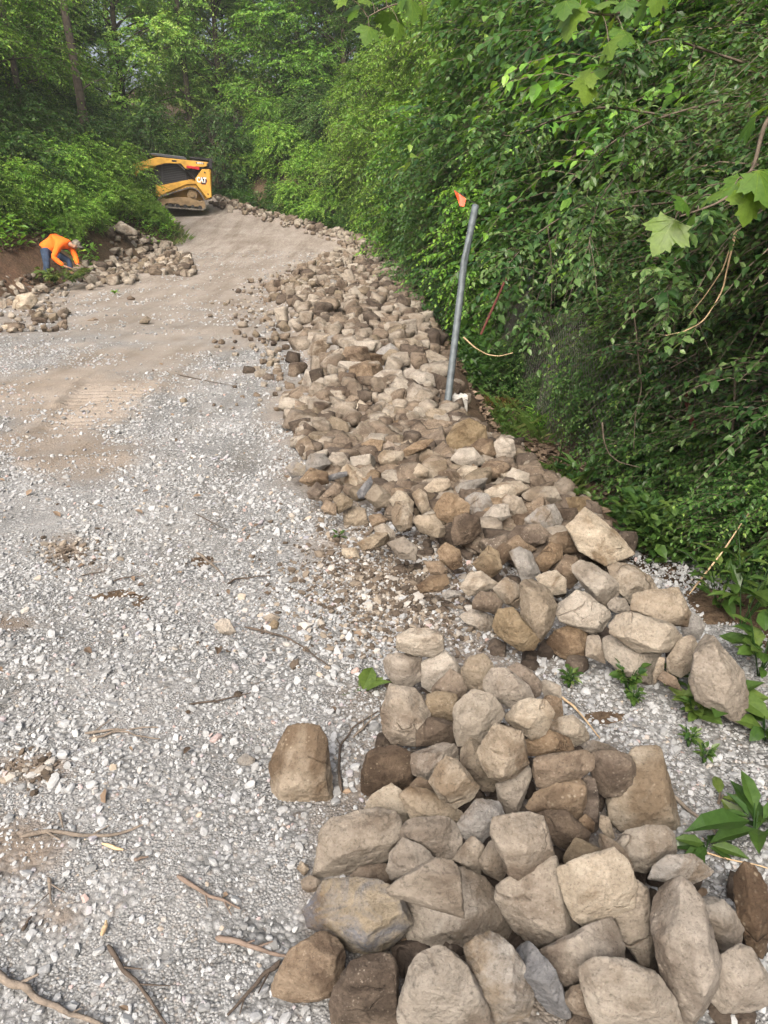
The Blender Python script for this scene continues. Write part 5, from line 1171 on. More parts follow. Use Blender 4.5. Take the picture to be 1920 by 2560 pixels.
    for k, (words, D, br) in enumerate(sets):
        rg = np.random.default_rng(40 + k)
        P = np.array([at(*R_(a, b), D + .9 * (1 - i / (len(br) - 1))) for i, (a, b) in enumerate(br)]); t = np.linspace(0, 1, len(P)); tt = np.linspace(0, 1, 40)
        Q = np.stack([np.interp(tt, t, P[:, i]) for i in range(3)], -1)
        for _ in range(8): Q[1:-1] = (Q[:-2] + 2 * Q[1:-1] + Q[2:]) / 4
        o = empty('privet_shoot', Q[0]); wood = tube_pieces(Q - Q[0], np.linspace(.009, .002, 40), 6)
        m = 54; i = rg.integers(6, 40, m); tan = unit(np.gradient(Q, axis=0))[i]
        Dd = tan * .7 + rg.normal(0, .65, (m, 3)) + np.array([0, -.1, .1])
        lf = sprays(rg, Q[i] - Q[0], Dd, rg.uniform(.1, .34, m), 10, .043, .025, True, .35, .55, .5, .0018)
        link('woody_stem', mk_mesh('woody_stem', wood, [WOOD], True), o); link('foliage', mk_mesh('foliage', lf, [LF_PRIVET, WOOD]), o)
        tag(o, words, 'branch', 'privet shoots')

def vine(words, pts, D, r, mat, leaves=0, seed=0):
    rg = np.random.default_rng(seed); P = np.array([at(1200 + a / 2.304, 600 + b / 2.304, D + rg.normal(0, .06)) for a, b in pts]); t = np.linspace(0, 1, len(P)); tt = np.linspace(0, 1, 30)
    Q = np.stack([np.interp(tt, t, P[:, i]) for i in range(3)], -1)
    for _ in range(3): Q[1:-1] = (Q[:-2] + 2 * Q[1:-1] + Q[2:]) / 4
    o = empty('hanging_vine', Q[0]); link('stem', mk_mesh('stem', tube_pieces(Q - Q[0], np.linspace(r, r * .5, 30), 6), [mat], True), o)
    if leaves:
        i = rg.integers(15, 30, leaves); link('foliage', mk_mesh('foliage', sprays(rg, Q[i] - Q[0], unit(np.gradient(Q, axis=0))[i] + rg.normal(0, .5, (leaves, 3)), rg.uniform(.06, .14, leaves), 4, .045, .028, True, .3, .7, .3, .0015), [LF_PRIVET, WOOD]), o)
    tag(o, words, 'vine', 'bare vines hanging in the hedge')
def build_vines():
    vine('thick bare vine winding down to the ground at the hedge\'s right', [(1470, 700), (1470, 860), (1455, 1100), (1440, 1240), (1478, 1480), (1492, 1740)], 3.9, .009, WOOD)
    vine('bare vine hanging straight in the hedge\'s dark middle', [(880, 380), (900, 530), (912, 680), (935, 850), (895, 1000), (885, 1200)], 4.7, .006, WOOD)
    vine('pale vine curving down to a leafy tip at the right', [(1480, -60), (1430, 130), (1400, 290), (1290, 470), (1170, 530), (1070, 550)], 2.9, .004, PALEWOOD, 9)
    vine('thin pale vine left of the curving leafy tipped one', [(1470, -50), (1400, 170), (1290, 330), (1205, 432)], 3.0, .0035, PALEWOOD)
    vine('thin straight vine beside the wire fence', [(390, -80), (408, 80), (415, 250), (408, 400)], 4.4, .004, WOOD)
    vine('bare vine slanting near the ground behind the large crowning slab', [(705, 1050), (712, 1150), (740, 1230), (800, 1280), (920, 1310)], 4.6, .006, WOOD)
    vine('brown curved vine looped in the ditch behind the post', [(-95, 560), (-30, 620), (40, 660), (110, 670), (190, 650)], 7.2, .008, PALEWOOD)
    vine('bare vine at the photo\'s lower right edge of the hedge', [(1640, 1100), (1650, 1400), (1630, 1700)], 3.7, .006, WOOD)

def weed(words, u, v, n, L, W, h, mat, seed, base=.5, cat='weed', up=.7, D=None, grp='weeds along the bank', spread=.32):
    rg = np.random.default_rng(seed); D = D or on_ground(u, v); p = at(u, v, D); o = empty('weed', p); S, Dd, Ln = [], [], []
    a = rg.uniform(0, 6.28, n); k = rg.uniform(.25, 1, n)
    st = []
    for i in range(max(3, n // 6)):
        q = np.array([math.cos(a[i]) * h * .35, math.sin(a[i]) * h * .35, h * rg.uniform(.6, 1.0)]); st += tube_pieces(curve((0, 0, -.02), q, (0, 0, .05 * h), 5), np.linspace(.0028, .0012, 5) * max(1, L / .08), 4)
    b = np.stack([np.cos(a) * h * spread * k, np.sin(a) * h * spread * k, h * k * rg.uniform(.5, 1.0, n)], -1)
    Dr = np.stack([np.cos(a), np.sin(a), rg.normal(up - .3, .35, n)], -1)
    Nn = np.stack([-np.cos(a) * .4, -np.sin(a) * .4 , np.ones(n)], -1) + rg.normal(0, .25, (n, 3))
    l = L * np.exp(rg.normal(0, .25, n))
    link('stem', mk_mesh('stem', st, [WOOD if L > .1 else mat], True), o)
    link('foliage', mk_mesh('foliage', [leaf_piece(b, Dr, Nn, l, l * W / L, np.clip(base + rg.normal(0, .2, n), 0, 1), True)], [mat]), o)
    tag(o, words, cat, grp)
def build_weeds():
    D_ = lambda a, b: (1300 + a / 2.6758, 1400 + b / 2.6758)
    B_ = lambda a, b: (1200 + a / 2.3042, 1650 + b / 2.3042)
    weed('small trefoil weed below the tongue shaped slab', *D_(720, 850), 90, .026, .018, .10, LF_WEED, 1)
    weed('tiny weed tuft on the gravel left of the tongue shaped slab', *D_(330, 830), 45, .024, .012, .06, LF_WEED, 2)
    weed('scattered weed seedling in the middle of the gravel strip', *D_(760, 960), 60, .022, .012, .06, LF_WEED, 3)
    weed('weed with curled yellowish leaves before the biggest boulder', *D_(1170, 1060), 36, .05, .03, .09, LF_WEED, 4, .7)
    weed('broad leaved weed against the biggest boulder\'s foot', *D_(1310, 1030), 26, .085, .06, .12, LF_WEED, 5, .6)
    weed('little weed on gravel above the long pale tan slab', *D_(1130, 1220), 40, .022, .010, .05, LF_WEED, 6)
    weed('little weed on gravel to the right of another at the strip\'s end', *D_(1230, 1330), 40, .022, .010, .05, LF_WEED, 7)
    weed('weed in the gap left of the biggest boulder', *D_(1010, 850), 40, .035, .022, .09, LF_WEED, 8)
    weed('clump of large broad leaves at the photo\'s right edge', *B_(1640, 440), 26, .085, .055, .10, LF_WEED, 9, .45, up=.2)
    weed('cut broad leaf lying flat on the gravel left of the large clump', *B_(1380, 800), 3, .15, .05, .02, LF_WEED, 10, .8, up=.3)
    weed('fallen long leaves beside the pale rounded stone', *B_(1300, 1090), 12, .085, .032, .03, LF_WEED, 11, .35, up=.2)
    weed('tall weed with long blade leaves at the right edge below the large clump', *B_(1580, 1040), 16, .10, .036, .10, LF_WEED, 12, .4, up=.3)
    weed('pokeweed with narrow leaves right of the tan cut block', *D_(1480, 430), 34, .10, .036, .40, LF_WEED, 13, .6)
    weed('leafy weed right behind the grey tan stone', *D_(1330, 330), 40, .075, .032, .30, LF_WEED, 14, .5)
    weed('leafy plant right of the biggest boulder', *D_(1600, 760), 46, .07, .045, .25, LF_WEED, 15, .5)
    weed('dark strap leaved plant at the bank\'s edge above the crowning slab', *(1200 + 600 / 2.304, 600 + 1420 / 2.304), 26, .24, .05, .16, LF_DARK, 16, .4)
    weed('green plant with wide leaves under the hedge, right of the strap leaved one', *(1200 + 930 / 2.304, 600 + 1150 / 2.304), 18, .10, .065, .30, LF_DARK, 17, .7)
    weed('feathery green plant on the ditch bank', *(1200 + 330 / 2.304, 600 + 1120 / 2.304), 90, .08, .014, .30, LF_MID, 18, .5)
    weed('heap of cut green plants at the worker\'s feet', 160, 706, 240, .13, .07, .34, LF_WEED, 19, .75, D=16.3, up=.35, spread=1.5)
    weed('small green weed by the lone slab at the bank\'s gap', 965, 890, 40, .05, .02, .10, LF_WEED, 20)
    weed('tiny green sprig on the gravel by the tan cube', 848, 1345, 8, .035, .022, .03, LF_WEED, 21)
    weed('flattened green leaves on the gravel behind the near heap', 905, 1735, 6, .09, .05, .02, LF_WEED, 22, .7, up=.3)
    weed('green sprig in the road near the far end', 288, 735, 20, .07, .04, .08, LF_MID, 23)
# ------------------------------------------------------------------ made things: post, flag, fence, worker, loader
def bm_obj(name, build, mat, parent=None, bevel=0.0, smooth=False):
    bm = bmesh.new(); build(bm)
    bmesh.ops.recalc_face_normals(bm, faces=bm.faces[:])
    if bevel:
        e = [e for e in bm.edges if len(e.link_faces) == 2 and e.calc_face_angle(0) > .5]
        bmesh.ops.bevel(bm, geom=e, offset=bevel, segments=2, affect='EDGES', profile=.6, clamp_overlap=True)
    me = bpy.data.meshes.new(name); bm.to_mesh(me); bm.free(); me.materials.append(mat)
    if smooth: me.polygons.foreach_set('use_smooth', np.ones(len(me.polygons), bool))
    return link(name, me, parent)
def prism(poly, y0, y1):
    def f(bm):
        a = [bm.verts.new((x, y0, z)) for x, z in poly]; b = [bm.verts.new((x, y1, z)) for x, z in poly]; n = len(poly)
        bm.faces.new(a); bm.faces.new(b[::-1])
        for i in range(n): bm.faces.new((a[i], a[(i + 1) % n], b[(i + 1) % n], b[i]))
    return f
def multi(*fs):
    def f(bm):
        for q in fs: q(bm)
    return f
def box(x0, x1, y0, y1, z0, z1): return prism([(x0, z0), (x1, z0), (x1, z1), (x0, z1)], y0, y1)
def disc(cx, cz, r, y0, y1, n=24): return prism([(cx + r * math.cos(i / n * 6.2832), cz + r * math.sin(i / n * 6.2832)) for i in range(n)], y0, y1)
def rod(name, a, b, r, mat, parent=None, sides=10): return link(name, mk_mesh(name, tube_pieces(np.array([a, b], float), r, sides), [mat], False), parent)

STEEL = plain('galvanised_steel', (.095, .115, .125), .6, .25, .28, 18, .4, .2)
WIRE = plain('rusty_wire', (.17, .16, .15), .7, .3, .3, 10)
RUST = plain('red_painted_steel', (.10, .026, .02), .7, 0, .3, 9)
FLAGM = plain('orange_flag_plastic', (.85, .075, .02), .5, 0, .08, 6)
CONC = plain('old_concrete', (.30, .295, .275), .95, 0, .2, 22, .2, .7)
CONCW = plain('fresh_broken_concrete', (.46, .455, .43), .95, 0, .12, 40, .2, .8)

def build_post():
    D = on_ground(1117, 1030, -.02) - .16
    foot = at(1113, 1040, D)
    px = [(1108, 1100), (1115, 1040), (1124, 964), (1133, 888), (1142, 812), (1151, 736), (1160, 660), (1168, 622), (1178, 570), (1189, 514)]
    P = np.array([at(u, v, D - .0 * i) for i, (u, v) in enumerate(px)]); t = np.r_[0, np.cumsum(np.linalg.norm(np.diff(P, axis=0), axis=1))]; t = t / t[-1]; tt = np.linspace(0, 1, 60)
    Q = np.stack([np.interp(tt, t, P[:, i]) for i in range(3)], -1)
    r = .0285; n = 18; an = np.arange(n) / n * 2 * np.pi
    tan = unit(np.gradient(Q, axis=0)); a = unit(np.cross(tan, np.array([0, 1.0, 0]))); b = np.cross(tan, a); V = []
    for i in range(60):
        k = math.exp(-((tt[i] - .755) / .035) ** 2) ; k2 = math.exp(-((tt[i] - .80) / .06) ** 2)
        cr, sr = np.cos(an), np.sin(an)
        off = a[i] * (cr * r * (1 + .06 * k))[:, None] + b[i] * (sr * r * (1 - .15 * k))[:, None]
        dent = np.clip(np.cos(an - 2.2), 0, 1) ** 2 * r * .45 * (k2 + .5 * k)
        V.append(Q[i] + off * (1 - (dent / r)[:, None]))
    V = np.concatenate(V); i = np.arange(59)[:, None] * n; j = np.arange(n)[None]; kk = (j + 1) % n
    F = np.stack([i + j, i + kk, i + n + kk, i + n + j], -1).reshape(-1, 4)
    # the open end: an inner wall going down the pipe
    top = V[-n:]; inn = Q[-1] + (top - Q[-1]) * .86; low = inn - tan[-1] * .05
    b0 = len(V); V = np.vstack([V, inn, low]); jj = np.arange(n); k2 = (jj + 1) % n
    F2 = np.vstack([np.stack([b0 - n + jj, b0 - n + k2, b0 + k2, b0 + jj], -1), np.stack([b0 + jj, b0 + k2, b0 + n + k2, b0 + n + jj], -1)])
    o = empty('fence_post', foot)
    link('pipe', mk_mesh('pipe', [(V - foot, np.vstack([F, F2]), 0, None)], [STEEL], True), o)
    tag(o, 'bent galvanised steel fence post leaning right beside the stone bank', 'fence post')
    # marker flag on its wire, stuck in the pipe's open end
    top = Q[-1]; tip = at(1135, 475, D - .02)
    f = empty('marker_flag', top)
    W = np.array([top - tan[-1] * .05 + np.array([.004, 0, 0]), top + np.array([.012, 0, .006]), at(1172, 500, D - .01), at(1160, 489, D - .02), tip, tip + np.array([-.012, 0, .008])]) - top
    link('wire_stem', mk_mesh('wire_stem', tube_pieces(W, .0013, 5), [WIRE], True), f)
    A, B, C, E = (at(u, v, D - .02) - top for u, v in ((1135, 475), (1165, 497), (1160, 516), (1150, 515)))
    pts = []; nn = np.array([0, -1.0, 0])
    for s in np.linspace(0, 1, 7):
        l = A * (1 - s) + E * s; rr = A * (1 - s) + B * s if s < .01 else A + (B - A) * s
        for q in np.linspace(0, 1, 5): pts.append((l * (1 - q) + rr * q) + nn * (.008 * math.sin(s * 5 + q * 3)))
    pts = np.array(pts); idx = lambda i, j: i * 5 + j
    F = np.array([(idx(i, j), idx(i, j + 1), idx(i + 1, j + 1), idx(i + 1, j)) for i in range(6) for j in range(4)])
    ext = np.array([pts[idx(6, j)] for j in range(5)] + [C * (1 - q) * 1 + q * C for q in (0,)])
    F3 = np.array([(0, 1, 5), (1, 2, 5), (2, 3, 5), (3, 4, 5)])
    link('flag', mk_mesh('flag', [(pts, F, 0, None), (ext, F3, 0, None), (pts + nn * -.0008, F[:, ::-1], 0, None)], [FLAGM], True), f)
    tag(f, 'bright orange triangular flag above the top of the leaning post', 'flag')
    # broken concrete footing right of the post's foot
    p = at(1146, 1030, D + .16); bz = float(hz(p[0], p[1]))
    V = np.array([(-.062, -.05, -.18), (.07, -.05, -.18), (.07, .06, -.18), (-.062, .06, -.18), (-.06, -.05, .10), (.066, -.05, .075), (.066, .06, .08), (-.06, .06, .11)])
    o = empty('concrete_block', (p[0], p[1], p[2] + .03))
    bm_obj('block', lambda bm: [bm.faces.new([vs[i] for i in f]) for vs in [[bm.verts.new(v) for v in V]] for f in ((0, 3, 2, 1), (4, 5, 6, 7), (0, 1, 5, 4), (1, 2, 6, 5), (2, 3, 7, 6), (3, 0, 4, 7))], CONC, o, .006)
    n = 9; gx, gy = np.meshgrid(np.linspace(-.058, .066, n), np.linspace(-.049, .06, n)); rg = np.random.default_rng(2)
    gz = .108 - .13 * (gx + .06) * .3 + rg.normal(0, .006, gx.shape); q = np.stack([gx, gy, gz], -1).reshape(-1, 3); lowq = q - np.array([0, 0, .022])
    i = (np.arange(n - 1)[:, None] * n + np.arange(n - 1)[None]).ravel(); Ft = np.stack([i, i + 1, i + n + 1, i + n], -1)
    rim = list(range(n)) + list(range(2 * n - 1, n * n, n)) + list(range(n * n - 2, n * n - n - 1, -1)) + list(range(n * n - 2 * n, 0, -n)); m = n * n
    Fr = np.array([(rim[k], rim[(k + 1) % len(rim)], rim[(k + 1) % len(rim)] + m, rim[k] + m) for k in range(len(rim))])
    link('broken_top', mk_mesh('broken_top', [(np.vstack([q, lowq]), np.vstack([Ft, Fr[:, ::-1]]), 0, None)], [CONCW]), o)
    tag(o, 'grey concrete block with a white broken top at the leaning post\'s foot', 'concrete block')

def build_fence():
    rg = np.random.default_rng(4); y0, y1, H = 3.6, 10.8, 1.35; s = .085
    fx = lambda y: np.interp(y, [3, 4, 8, 11], [2.12, 2.02, 1.72, 1.62])
    o = empty('wire_fence', (float(fx(7)), 7, float(hz(fx(7), 7)))); loc = np.array(o.location); w = []
    for sg in (1, -1):
        for c in np.arange(y0 - H, y1 + H, s):
            h = np.linspace(0, H, 9); y = c + sg * (h - (0 if sg > 0 else 0)); k = (y > y0) & (y < y1)
            if k.sum() < 3: continue
            y, h = y[k], h[k]; x = fx(y) + .06 * np.sin(y * 2.3 + h * 2) + (h - .5) * .10 + sg * .0014
            z = hz(fx(y), y) - .06 + h * (1 - .12 * np.sin(y * 1.7) ** 2)
            w += [tube(np.stack([x, y, z], -1) - loc, .0027, 3)[:2] + (0, None)]
    link('wire_mesh', mk_mesh('wire_mesh', w, [WIRE]), o)
    for y in (9.6,):
        x = float(fx(y)) + .05; z = float(hz(x, y)); rod('post', np.array([x, y, z - .2]) - loc, np.array([x + .1, y, z + 1.45]) - loc, .022, STEEL, o)
    tag(o, 'rusty chain link fence sagging in the shade under the hedge', 'fence')
    for words, (a, b), D, r in (('thin red steel stake leaning before the chain link fence left of the privets', ((1222, 792), (1278, 668)), 7.9, .012), ('red steel stake half hidden in the hedge\'s dark right part', ((1745, 1110), (1712, 985)), 4.9, .016)):
        P = at(*a, D); Q = at(*b, D - .1)
        v = unit(Q - P); s_ = unit(np.cross(v, np.array([0, 1, 0]))); t_ = np.cross(v, s_)
        def tee(bm, P=P, Q=Q, s_=s_, t_=t_, r=r):
            for (a0, a1, b0, b1) in ((-r, r, 0, r * .35), (-r * .2, r * .2, r * .35, r * 1.4)):
                vs = [bm.verts.new(p + s_ * x + t_ * y - P) for p in (P - v * .2, Q) for x, y in ((a0, b0), (a1, b0), (a1, b1), (a0, b1))]
                for f in ((0, 1, 2, 3), (4, 5, 6, 7), (0, 1, 5, 4), (1, 2, 6, 5), (2, 3, 7, 6), (3, 0, 4, 7)): bm.faces.new([vs[i] for i in f])
        q = bm_obj('steel_stake', tee, RUST); q.location = P; tag(q, words, 'stake')
def build_puddle():
    m, t, b = new_mat('muddy_water', .08, .5); b.inputs['Base Color'].default_value = (.075, .042, .016, 1)
    D = on_ground(1215, 1022); p = at(1215, 1022, D); n = 40; rg = np.random.default_rng(1)
    a = np.arange(n) / n * 6.2832; r = 1 + .18 * np.sin(3 * a + 1) + .1 * np.sin(5 * a)
    V = np.vstack([np.stack([np.cos(a) * .34 * r, np.sin(a) * .55 * r, 0 * a], -1), [(0, 0, 0)]]); F = np.stack([np.arange(n), (np.arange(n) + 1) % n, np.full(n, n)], -1)
    o = link('water', mk_mesh('water', [(V, F, 0, None)], [m])); o.location = (p[0] + .02, p[1] + .1, p[2] + .035); tag(o, kind='structure')

# ---- the worker
SHIRT = plain('orange_shirt_cloth', (.86, .15, .018), .85, 0, .1, 10, .2, .2)
JEANS = plain('blue_denim', (.035, .055, .095), .9, 0, .35, 12, .2, .3)
SKIN = plain('skin', (.27, .15, .095), .6, 0, .1, 10)
CAPM = plain('camouflage_cap_cloth', (.15, .135, .11), .9, 0, .8, 22, .1)
BOOT = plain('dark_boot_leather', (.022, .022, .03), .6, 0, .2, 10)
INK = plain('dark_print_ink', (.05, .03, .07), .8)
def skin(name, mat, parent, J, E, root=0, sub=2):
    """J: list of (point, rx, ry); E: joint pairs"""
    me = bpy.data.meshes.new(name); me.from_pydata([tuple(j[0]) for j in J], E, []); me.materials.append(mat)
    o = link(name, me, parent)
    md = o.modifiers.new('skin', 'SKIN'); md.use_smooth_shade = True
    if not me.skin_vertices: raise RuntimeError('no skin layer')
    for v, j in zip(me.skin_vertices[0].data, J): v.radius = (j[1], j[2])
    me.skin_vertices[0].data[root].use_root = True
    s = o.modifiers.new('round', 'SUBSURF'); s.levels = sub; s.render_levels = sub
    return o
def build_person():
    D = PERSON_D; K = 8.295
    Z = lambda a, b, dy=0.0: at(60 + a / K, 560 + b / K, D) + np.array([0, dy, 0])
    o = empty('person', Z(440, 1245)); base = np.array(o.location); L = lambda a, b, dy=0: Z(a, b, dy) - base
    # joints read from the photograph; dy is away from the viewer
    pel, sp1, sp2, ch, nk, hd = L(455, 500, .02), L(540, 420, .01), L(660, 370, 0), L(800, 375, 0), L(925, 410, 0), L(1060, 440, 0)
    hip = [L(470, 560, -.09), L(520, 570, .11)]; kn = [L(515, 860, -.10), L(880, 770, .16)]; an = [L(450, 1130, -.08), L(905, 1010, .18)]; toe = [L(520, 1225, -.14), L(1000, 1045, .12)]
    sh = [L(790, 440, -.19), L(905, 470, .17)]; el = [L(695, 690, -.23), L(1000, 690, .20)]; wr = [L(895, 870, -.16), L(1070, 850, .12)]
    hp = [L(985, 905, -.10), L(1115, 885, .06)]
    J = [(pel, .07, .08), (sp1, .08, .10), (sp2, .11, .13), (ch, .11, .14), (nk, .055, .06), (L(975, 425), .05, .055)]
    E = [(0, 1), (1, 2), (2, 3), (3, 4), (4, 5)]
    hc = L(1075, 455); J += [(L(1020, 440), .062, .062), (hc, .086, .078), (L(1125, 480), .066, .062)]; E += [(5, 6), (6, 7), (7, 8)]
    for i in (0, 1):
        k = len(J); J += [(hip[i], .06, .06), ((hip[i] + kn[i]) / 2, .06, .06), (kn[i], .056, .056), ((kn[i] + an[i]) / 2 + np.array([-.012, 0, .02]), .052, .052), (an[i], .036, .038), (toe[i], .035, .03)]
        E += [(0, k)] + [(k + j, k + j + 1) for j in range(5)]
    for i in (0, 1):
        k = len(J); J += [(sh[i], .058, .058), ((sh[i] + el[i]) / 2, .048, .048), (el[i], .040, .040), ((el[i] + wr[i]) / 2, .036, .036), (wr[i], .026, .022), (hp[i] * .55 + wr[i] * .45, .036, .02), (hp[i], .034, .018)]
        E += [(3, k)] + [(k + j, k + j + 1) for j in range(6)]
        d = unit(hp[i] - wr[i]); s_ = unit(np.cross(d, np.array([0, 0, 1]))); palm = k + 6
        for f in range(4):                                   # four bent fingers round the stone
            w = (f - 1.5) * .018; ln = (.030, .034, .033, .026)[f]; b0 = hp[i] + s_ * w + d * .012
            m = len(J); J += [(b0 + d * ln * .6, .0095, .0095), (b0 + d * ln * 1.5 + np.array([0, 0, -.012]), .0088, .0088), (b0 + d * ln * 1.8 + np.array([0, 0, -.042]), .0078, .0078)]
            E += [(palm, m), (m, m + 1), (m + 1, m + 2)]
        m = len(J); tb = wr[i] * .5 + hp[i] * .5 - s_ * .032
        J += [(tb, .012, .012), (tb + d * .03 - s_ * .012 + np.array([0, 0, -.012]), .0095, .0095)]; E += [(k + 5, m), (m, m + 1)]
    skin('body', SKIN, o, J, E)
    # clothes over the body
    S = [(L(420, 535, .02), .165, .172), (sp1, .160, .175), (sp2, .155, .175), (ch, .145, .178), (L(935, 415), .080, .092)]
    SE = [(0, 1), (1, 2), (2, 3), (3, 4)]
    for i in (0, 1):
        k = len(S); S += [(sh[i], .082, .082), ((sh[i] + el[i]) / 2, .068, .070), (el[i], .060, .062), ((el[i] * .55 + wr[i] * .45), .052, .052), (wr[i] * .92 + el[i] * .08, .040, .040)]
        SE += [(3, k)] + [(k + j, k + j + 1) for j in range(4)]
    shirt = skin('shirt', SHIRT, o, S, SE, 1)
    dm = shirt.modifiers.new('folds', 'DISPLACE'); tx = bpy.data.textures.new('folds', 'CLOUDS'); tx.noise_scale = .07; dm.texture = tx; dm.strength = .022; dm.mid_level = .3
    T = [(L(455, 520, .02), .130, .140)]; TE = []
    for i in (0, 1):
        k = len(T); q = hip[i] + np.array([0, 0, -.02]); T += [(q, .108, .105), ((q + kn[i]) / 2, .096, .092), (kn[i], .078, .074), ((kn[i] + an[i]) / 2, .070, .066), (an[i] + np.array([0, 0, .02]), .062, .060)]
        TE += [(0, k)] + [(k + j, k + j + 1) for j in range(4)]
    skin('jeans', JEANS, o, T, TE)
    for i in (0, 1): skin('boot', BOOT, o, [(an[i] + np.array([0, 0, -.02]), .055, .055), (an[i] + np.array([.01, 0, -.07]), .052, .055), (toe[i] * .8 + an[i] * .2 + np.array([0, 0, -.02]), .048, .04), (toe[i] + np.array([.03, 0, -.01]), .035, .03)], [(0, 1), (1, 2), (2, 3)])
    # cap: crown on the back of the bowed head, brim towards the ground
    ax = unit(L(1150, 440) - L(1020, 410)); up = unit(np.cross(np.array([0, 1.0, 0]), ax)); up = up if up[2] > 0 else -up
    cc = L(1085, 420); V = []; n = 20
    for i in range(7):
        th = i / 6 * 1.62
        for j in range(n):
            a = j / n * 6.2832; V.append(cc + (ax * .35 + up * .9) * 0 + up * .105 * math.cos(th) + (ax * .112 * math.cos(a) + np.array([0, 1, 0]) * .096 * math.sin(a)) * math.sin(th))
    i = np.arange(6)[:, None] * n; j = np.arange(n)[None]; k = (j + 1) % n; F = np.stack([i + j, i + k, i + n + k, i + n + j], -1).reshape(-1, 4)
    V = np.array(V); cap = link('cap', mk_mesh('cap', [(V, F, 0, None)], [CAPM], True), o)
    br = []; m = 9
    for q in range(3):
        for j in range(m): a = (j / (m - 1) - .5) * 2.2; r = .105 + q * .035; br.append(cc + ax * (r * math.cos(a) * 1.0) + np.array([0, 1, 0]) * (r * .85 * math.sin(a)) - up * (.008 + .018 * q))
    br = np.array(br); Fb = np.array([(q * m + j, q * m + j + 1, (q + 1) * m + j + 1, (q + 1) * m + j) for q in range(2) for j in range(m - 1)])
    low = br - up * .006; link('brim', mk_mesh('brim', [(br, Fb, 0, None), (low, Fb[:, ::-1], 0, None)], [CAPM], True), cap)
    # face: nose, eyes, mouth, ear, turned to the ground
    fd = unit(-up * .8 + ax * .55)
    for nm, q, r, mt in (('nose', hc + ax * .05 + fd * .085, .016, SKIN), ('eye', hc + ax * .055 + fd * .066 + np.array([0, -.03, 0]), .009, BOOT), ('eye', hc + ax * .055 + fd * .066 + np.array([0, .03, 0]), .009, BOOT), ('ear', hc + np.array([0, -.083, -.01]), .024, SKIN), ('ear', hc + np.array([0, .083, -.01]), .024, SKIN), ('mouth', hc + fd * .088 + ax * .01, .013, RUST)):
        dirs, f = ico(3); link(nm, mk_mesh(nm, [(dirs * r * np.array([1, .5 if nm == 'ear' else 1, 1]) + q, f, 0, None)], [mt], True), o)
    # small dark print between the shoulders of the shirt
    pr = []
    for j in range(7):
        q = L(690 + j * 18, 240 - abs(j - 3) * 1.5) + np.array([0, -.0, .004]); dirs, f = ico(2); pr.append((dirs * np.array([.007, .03, .006]) + q + np.array([0, (-.02, .015, -.005, .02, -.015, .01, 0)[j], 0]), f, 0, None))
    link('print', mk_mesh('print', pr, [INK], True), o)
    tag(o, 'person in orange long sleeved shirt, jeans and camouflage cap, bending over to place a stone', 'person')

# ---- the compact track loader
YEL = plain('yellow_machine_paint', (.56, .315, .05), .6, 0, .22, 3, .35, .1)
BLK = plain('black_machine_paint', (.012, .012, .014), .5, 0, .2, 6, .4)
RUB = plain('dusty_track_rubber', (.16, .145, .125), .9, 0, .35, 6, .2, .3)
DUSTY = plain('dust_covered_steel', (.25, .18, .105), .9, 0, .25, 6, .2, .2)
REDP = plain('red_lock_paint', (.42, .012, .02), .45)
CHR = plain('cylinder_steel', (.42, .42, .42), .3, .8, .1)
WHT = plain('white_decal', (.75, .75, .73), .5); ROOFM = plain('black_roof_sheet', (.05, .055, .065), .35, 0, .15, 4, .6)
DRED = plain('dark_red_decal', (.30, .015, .012), .5); GLASS = plain('dark_window_glass', (.01, .012, .013), .08, 0, .1, 5, .6)
def text(name, s, size, mat, parent, loc, ext=.004, off=0.0, sx=1.0):
    c = bpy.data.curves.new(name, 'FONT'); c.body = s; c.size = size; c.extrude = ext; c.offset = off; c.align_x = 'CENTER'; c.align_y = 'CENTER'; c.materials.append(mat)
    o = bpy.data.objects.new(name, c); COL.objects.link(o); o.parent = parent
    o.matrix_local = Matrix.Translation(loc) @ Matrix(((-1, 0, 0, 0), (0, 0, 1, 0), (0, 1, 0, 0), (0, 0, 0, 1))) @ Matrix.Diagonal((sx, 1, 1, 1)); 
    me = bpy.data.meshes.new_from_object(o.evaluated_get(bpy.context.evaluated_depsgraph_get())); mw = o.matrix_local.copy(); bpy.data.objects.remove(o)
    q = link(name, me, parent); q.matrix_local = mw
    if not me.materials: me.materials.append(mat)
    return q
